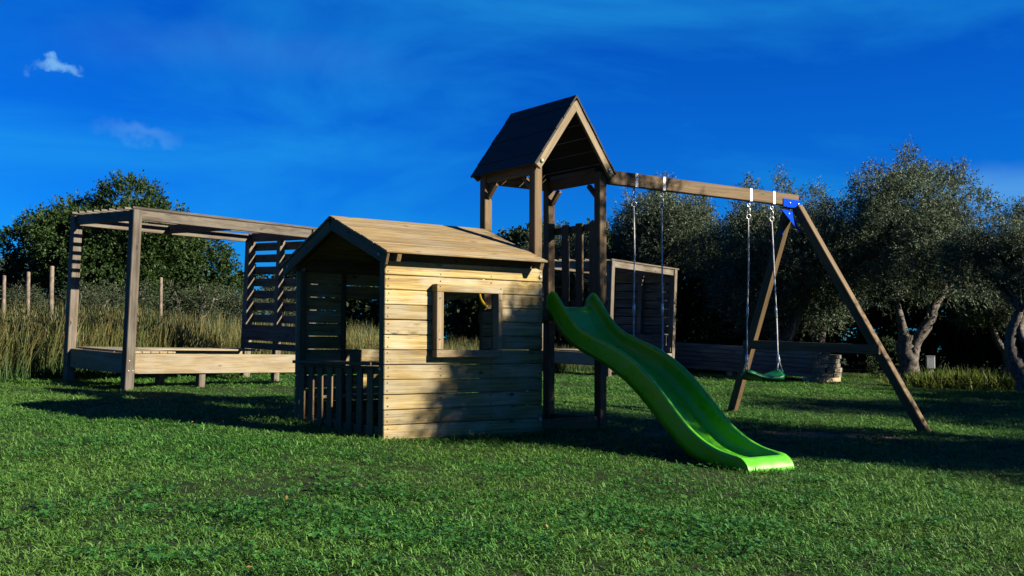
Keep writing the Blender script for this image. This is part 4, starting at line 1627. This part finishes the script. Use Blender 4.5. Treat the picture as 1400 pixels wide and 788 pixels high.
ccol = source_set('clover_tuft', [clover_mesh(grs) for _ in range(5)])
p = lawn_points(3.8, 8.2, 900, .5)
cm = np.zeros(len(p))
for (px, py, rx, ry, am) in ((400, 705, 1.0, .38, .8), (560, 680, .8, .30, 1.0), (500, 735, .9, .30, .7), (660, 740, .8, .3, .6), (920, 715, .9, .40, 1.0), (1010, 750, .7, .25, .8), (820, 690, .9, .3, .5), (180, 690, .7, .25, .4), (470, 648, .7, .22, .35), (1210, 720, .6, .25, .35), (330, 770, .8, .2, .6)):
    # pixel to ground
    d = fw * 1461.7 + rt2 * (px - 700) - up2 * (py - 394)
    s = (CAM_Z + .307 - .02) / (-(d.z) - .037 * d.x + .03 * d.y) if True else 1
    gx, gy = d.x * s, d.y * s
    cm = np.maximum(cm, am * (1 - ((p[:, 0] - gx) / rx) ** 2 - ((p[:, 1] - gy) / ry) ** 2))
cm = cm + .55 * (vnoise(p[:, 0], p[:, 1], 7, 8) - .5)
q = place(p, rng.random(len(p)) < np.clip(cm * 0.5, 0, .4))
s = 0.8 + .6 * rng.random(len(q))
scatter('clover', 'drifts of dark green clover in the lawn', q, np.stack([0 * s, 0 * s, rng.uniform(0, 6.283, len(q))], 1), np.stack([s, s, s], 1), ccol, 5)

# reeds
reeds = [blade_mesh('reed', grs, 15, .13, .55, 1.15, .011, .38, 'reed', .16, 4) for _ in range(6)]
rcol = source_set('reed_tuft', reeds)
k = 9000
x = rng.uniform(-16, 5.0, k)
dep = rng.random(k) ** 1.3 * 5.5
y = reed_line(x) + .15 + dep
keep = (y < 26)
P_ = np.stack([x, y], 1)[keep]
q = np.stack([P_[:, 0], P_[:, 1], gz(P_[:, 0], P_[:, 1])], 1)
s = .84 * (.72 + .4 * rng.random(len(q))) * (0.85 + .3 * vnoise(q[:, 0], q[:, 1], 1.1, 12)) * np.clip(1.05 - .045 * (q[:, 0] + 6), .45, 1.05) * np.where(q[:, 0] > -2, .75, 1)
scatter('reeds', 'tall straw and green reeds standing behind the pergola', q, np.stack([rng.normal(0, .09, len(q)), rng.normal(-.03, .09, len(q)), rng.uniform(0, 6.283, len(q))], 1), np.stack([s, s, s], 1), rcol, 6)

# ragged weeds along the far lawn edge and the yellow clump by the twisted olive
weeds = [blade_mesh('weed', grs, 24, .12, .10, .34, .012, .9, 'weed', .35, 3) for _ in range(5)]
wcol = source_set('weed_tuft', weeds)
xw = np.concatenate([rng.normal(8.95, .62, 260), rng.uniform(7.4, 13, 160)])
yw = np.concatenate([20.9 + rng.normal(0, .35, 260), rng.uniform(21.6, 24.5, 160)])
q = np.stack([xw, yw, gz(xw, yw)], 1)
s = np.concatenate([.8 + .7 * rng.random(260), .3 + .3 * rng.random(160)])
scatter('weeds', 'yellow-green weeds round the foot of the twisted olive', q, np.stack([rng.normal(0, .15, len(q)), rng.normal(0, .15, len(q)), rng.uniform(0, 6.283, len(q))], 1), np.stack([s, s, s], 1), wcol, 5)

# ------------------------------------------------------------------ small things
# fence stakes beyond the reeds
FG = 'fence stakes beyond the reeds'
for (px, ptop, y, r_, lab) in ((4, 379, 19.0, .033, 'round wooden fence stake farthest along the fence from the pergola'), (37, 374, 19.3, .036, 'brown wooden fence stake between two others'), (69, 366, 19.0, .042, 'pale round fence stake beside the pergola'), (219, 381, 21.5, .036, 'thin wooden fence stake seen through the pergola')):
    x = (px - 700) / 1461.7 * y
    zt = CAM_Z + (475 - ptop) / 1461.7 * y
    g = G(x, y)
    vs_, fs_ = tube_geo([(0, 0, -.2), (.01, 0, (zt - g) * .5), (.0, 0.01, zt - g - .015), (0, .01, zt - g)], [r_ * 1.05, r_, r_ * .95, r_ * .75], 10, True, .05, 5)
    ob = mesh_obj('fence_stake', vs_, fs_, 'stake', None, True)
    ob.location = (x, y, g)
    tag(ob, lab, 'fence stake', FG)

# meter pedestal on a brick foot
y = 23.3
x = (1271 - 700) / 1461.7 * y
pd = Thing('pedestal_box', 'small grey utility box on a brick foot beside the olive trunk', 'utility box', Matrix.Translation((x, y, G(x, y))) @ Matrix.Rotation(R(-12), 4, 'Z'))
for j in range(2):
    for k in range(2):
        pd.box('brick', (-.125 + k * .128, -.11, -.02 + j * .08), (-.002 + k * .128, .11, .055 + j * .08), 'brick')
pd.box('pole', (-.05, -.04, .137), (.05, .04, .32), 'box')
bx_ = pd.box('cabinet', (-.085, -.07, .26), (.085, .07, .52), 'box', .008)
pd.box('lid', (-.09, -.075, .521), (.09, .075, .535), 'box', .004, parent=bx_)

print('objects', len(bpy.data.objects))
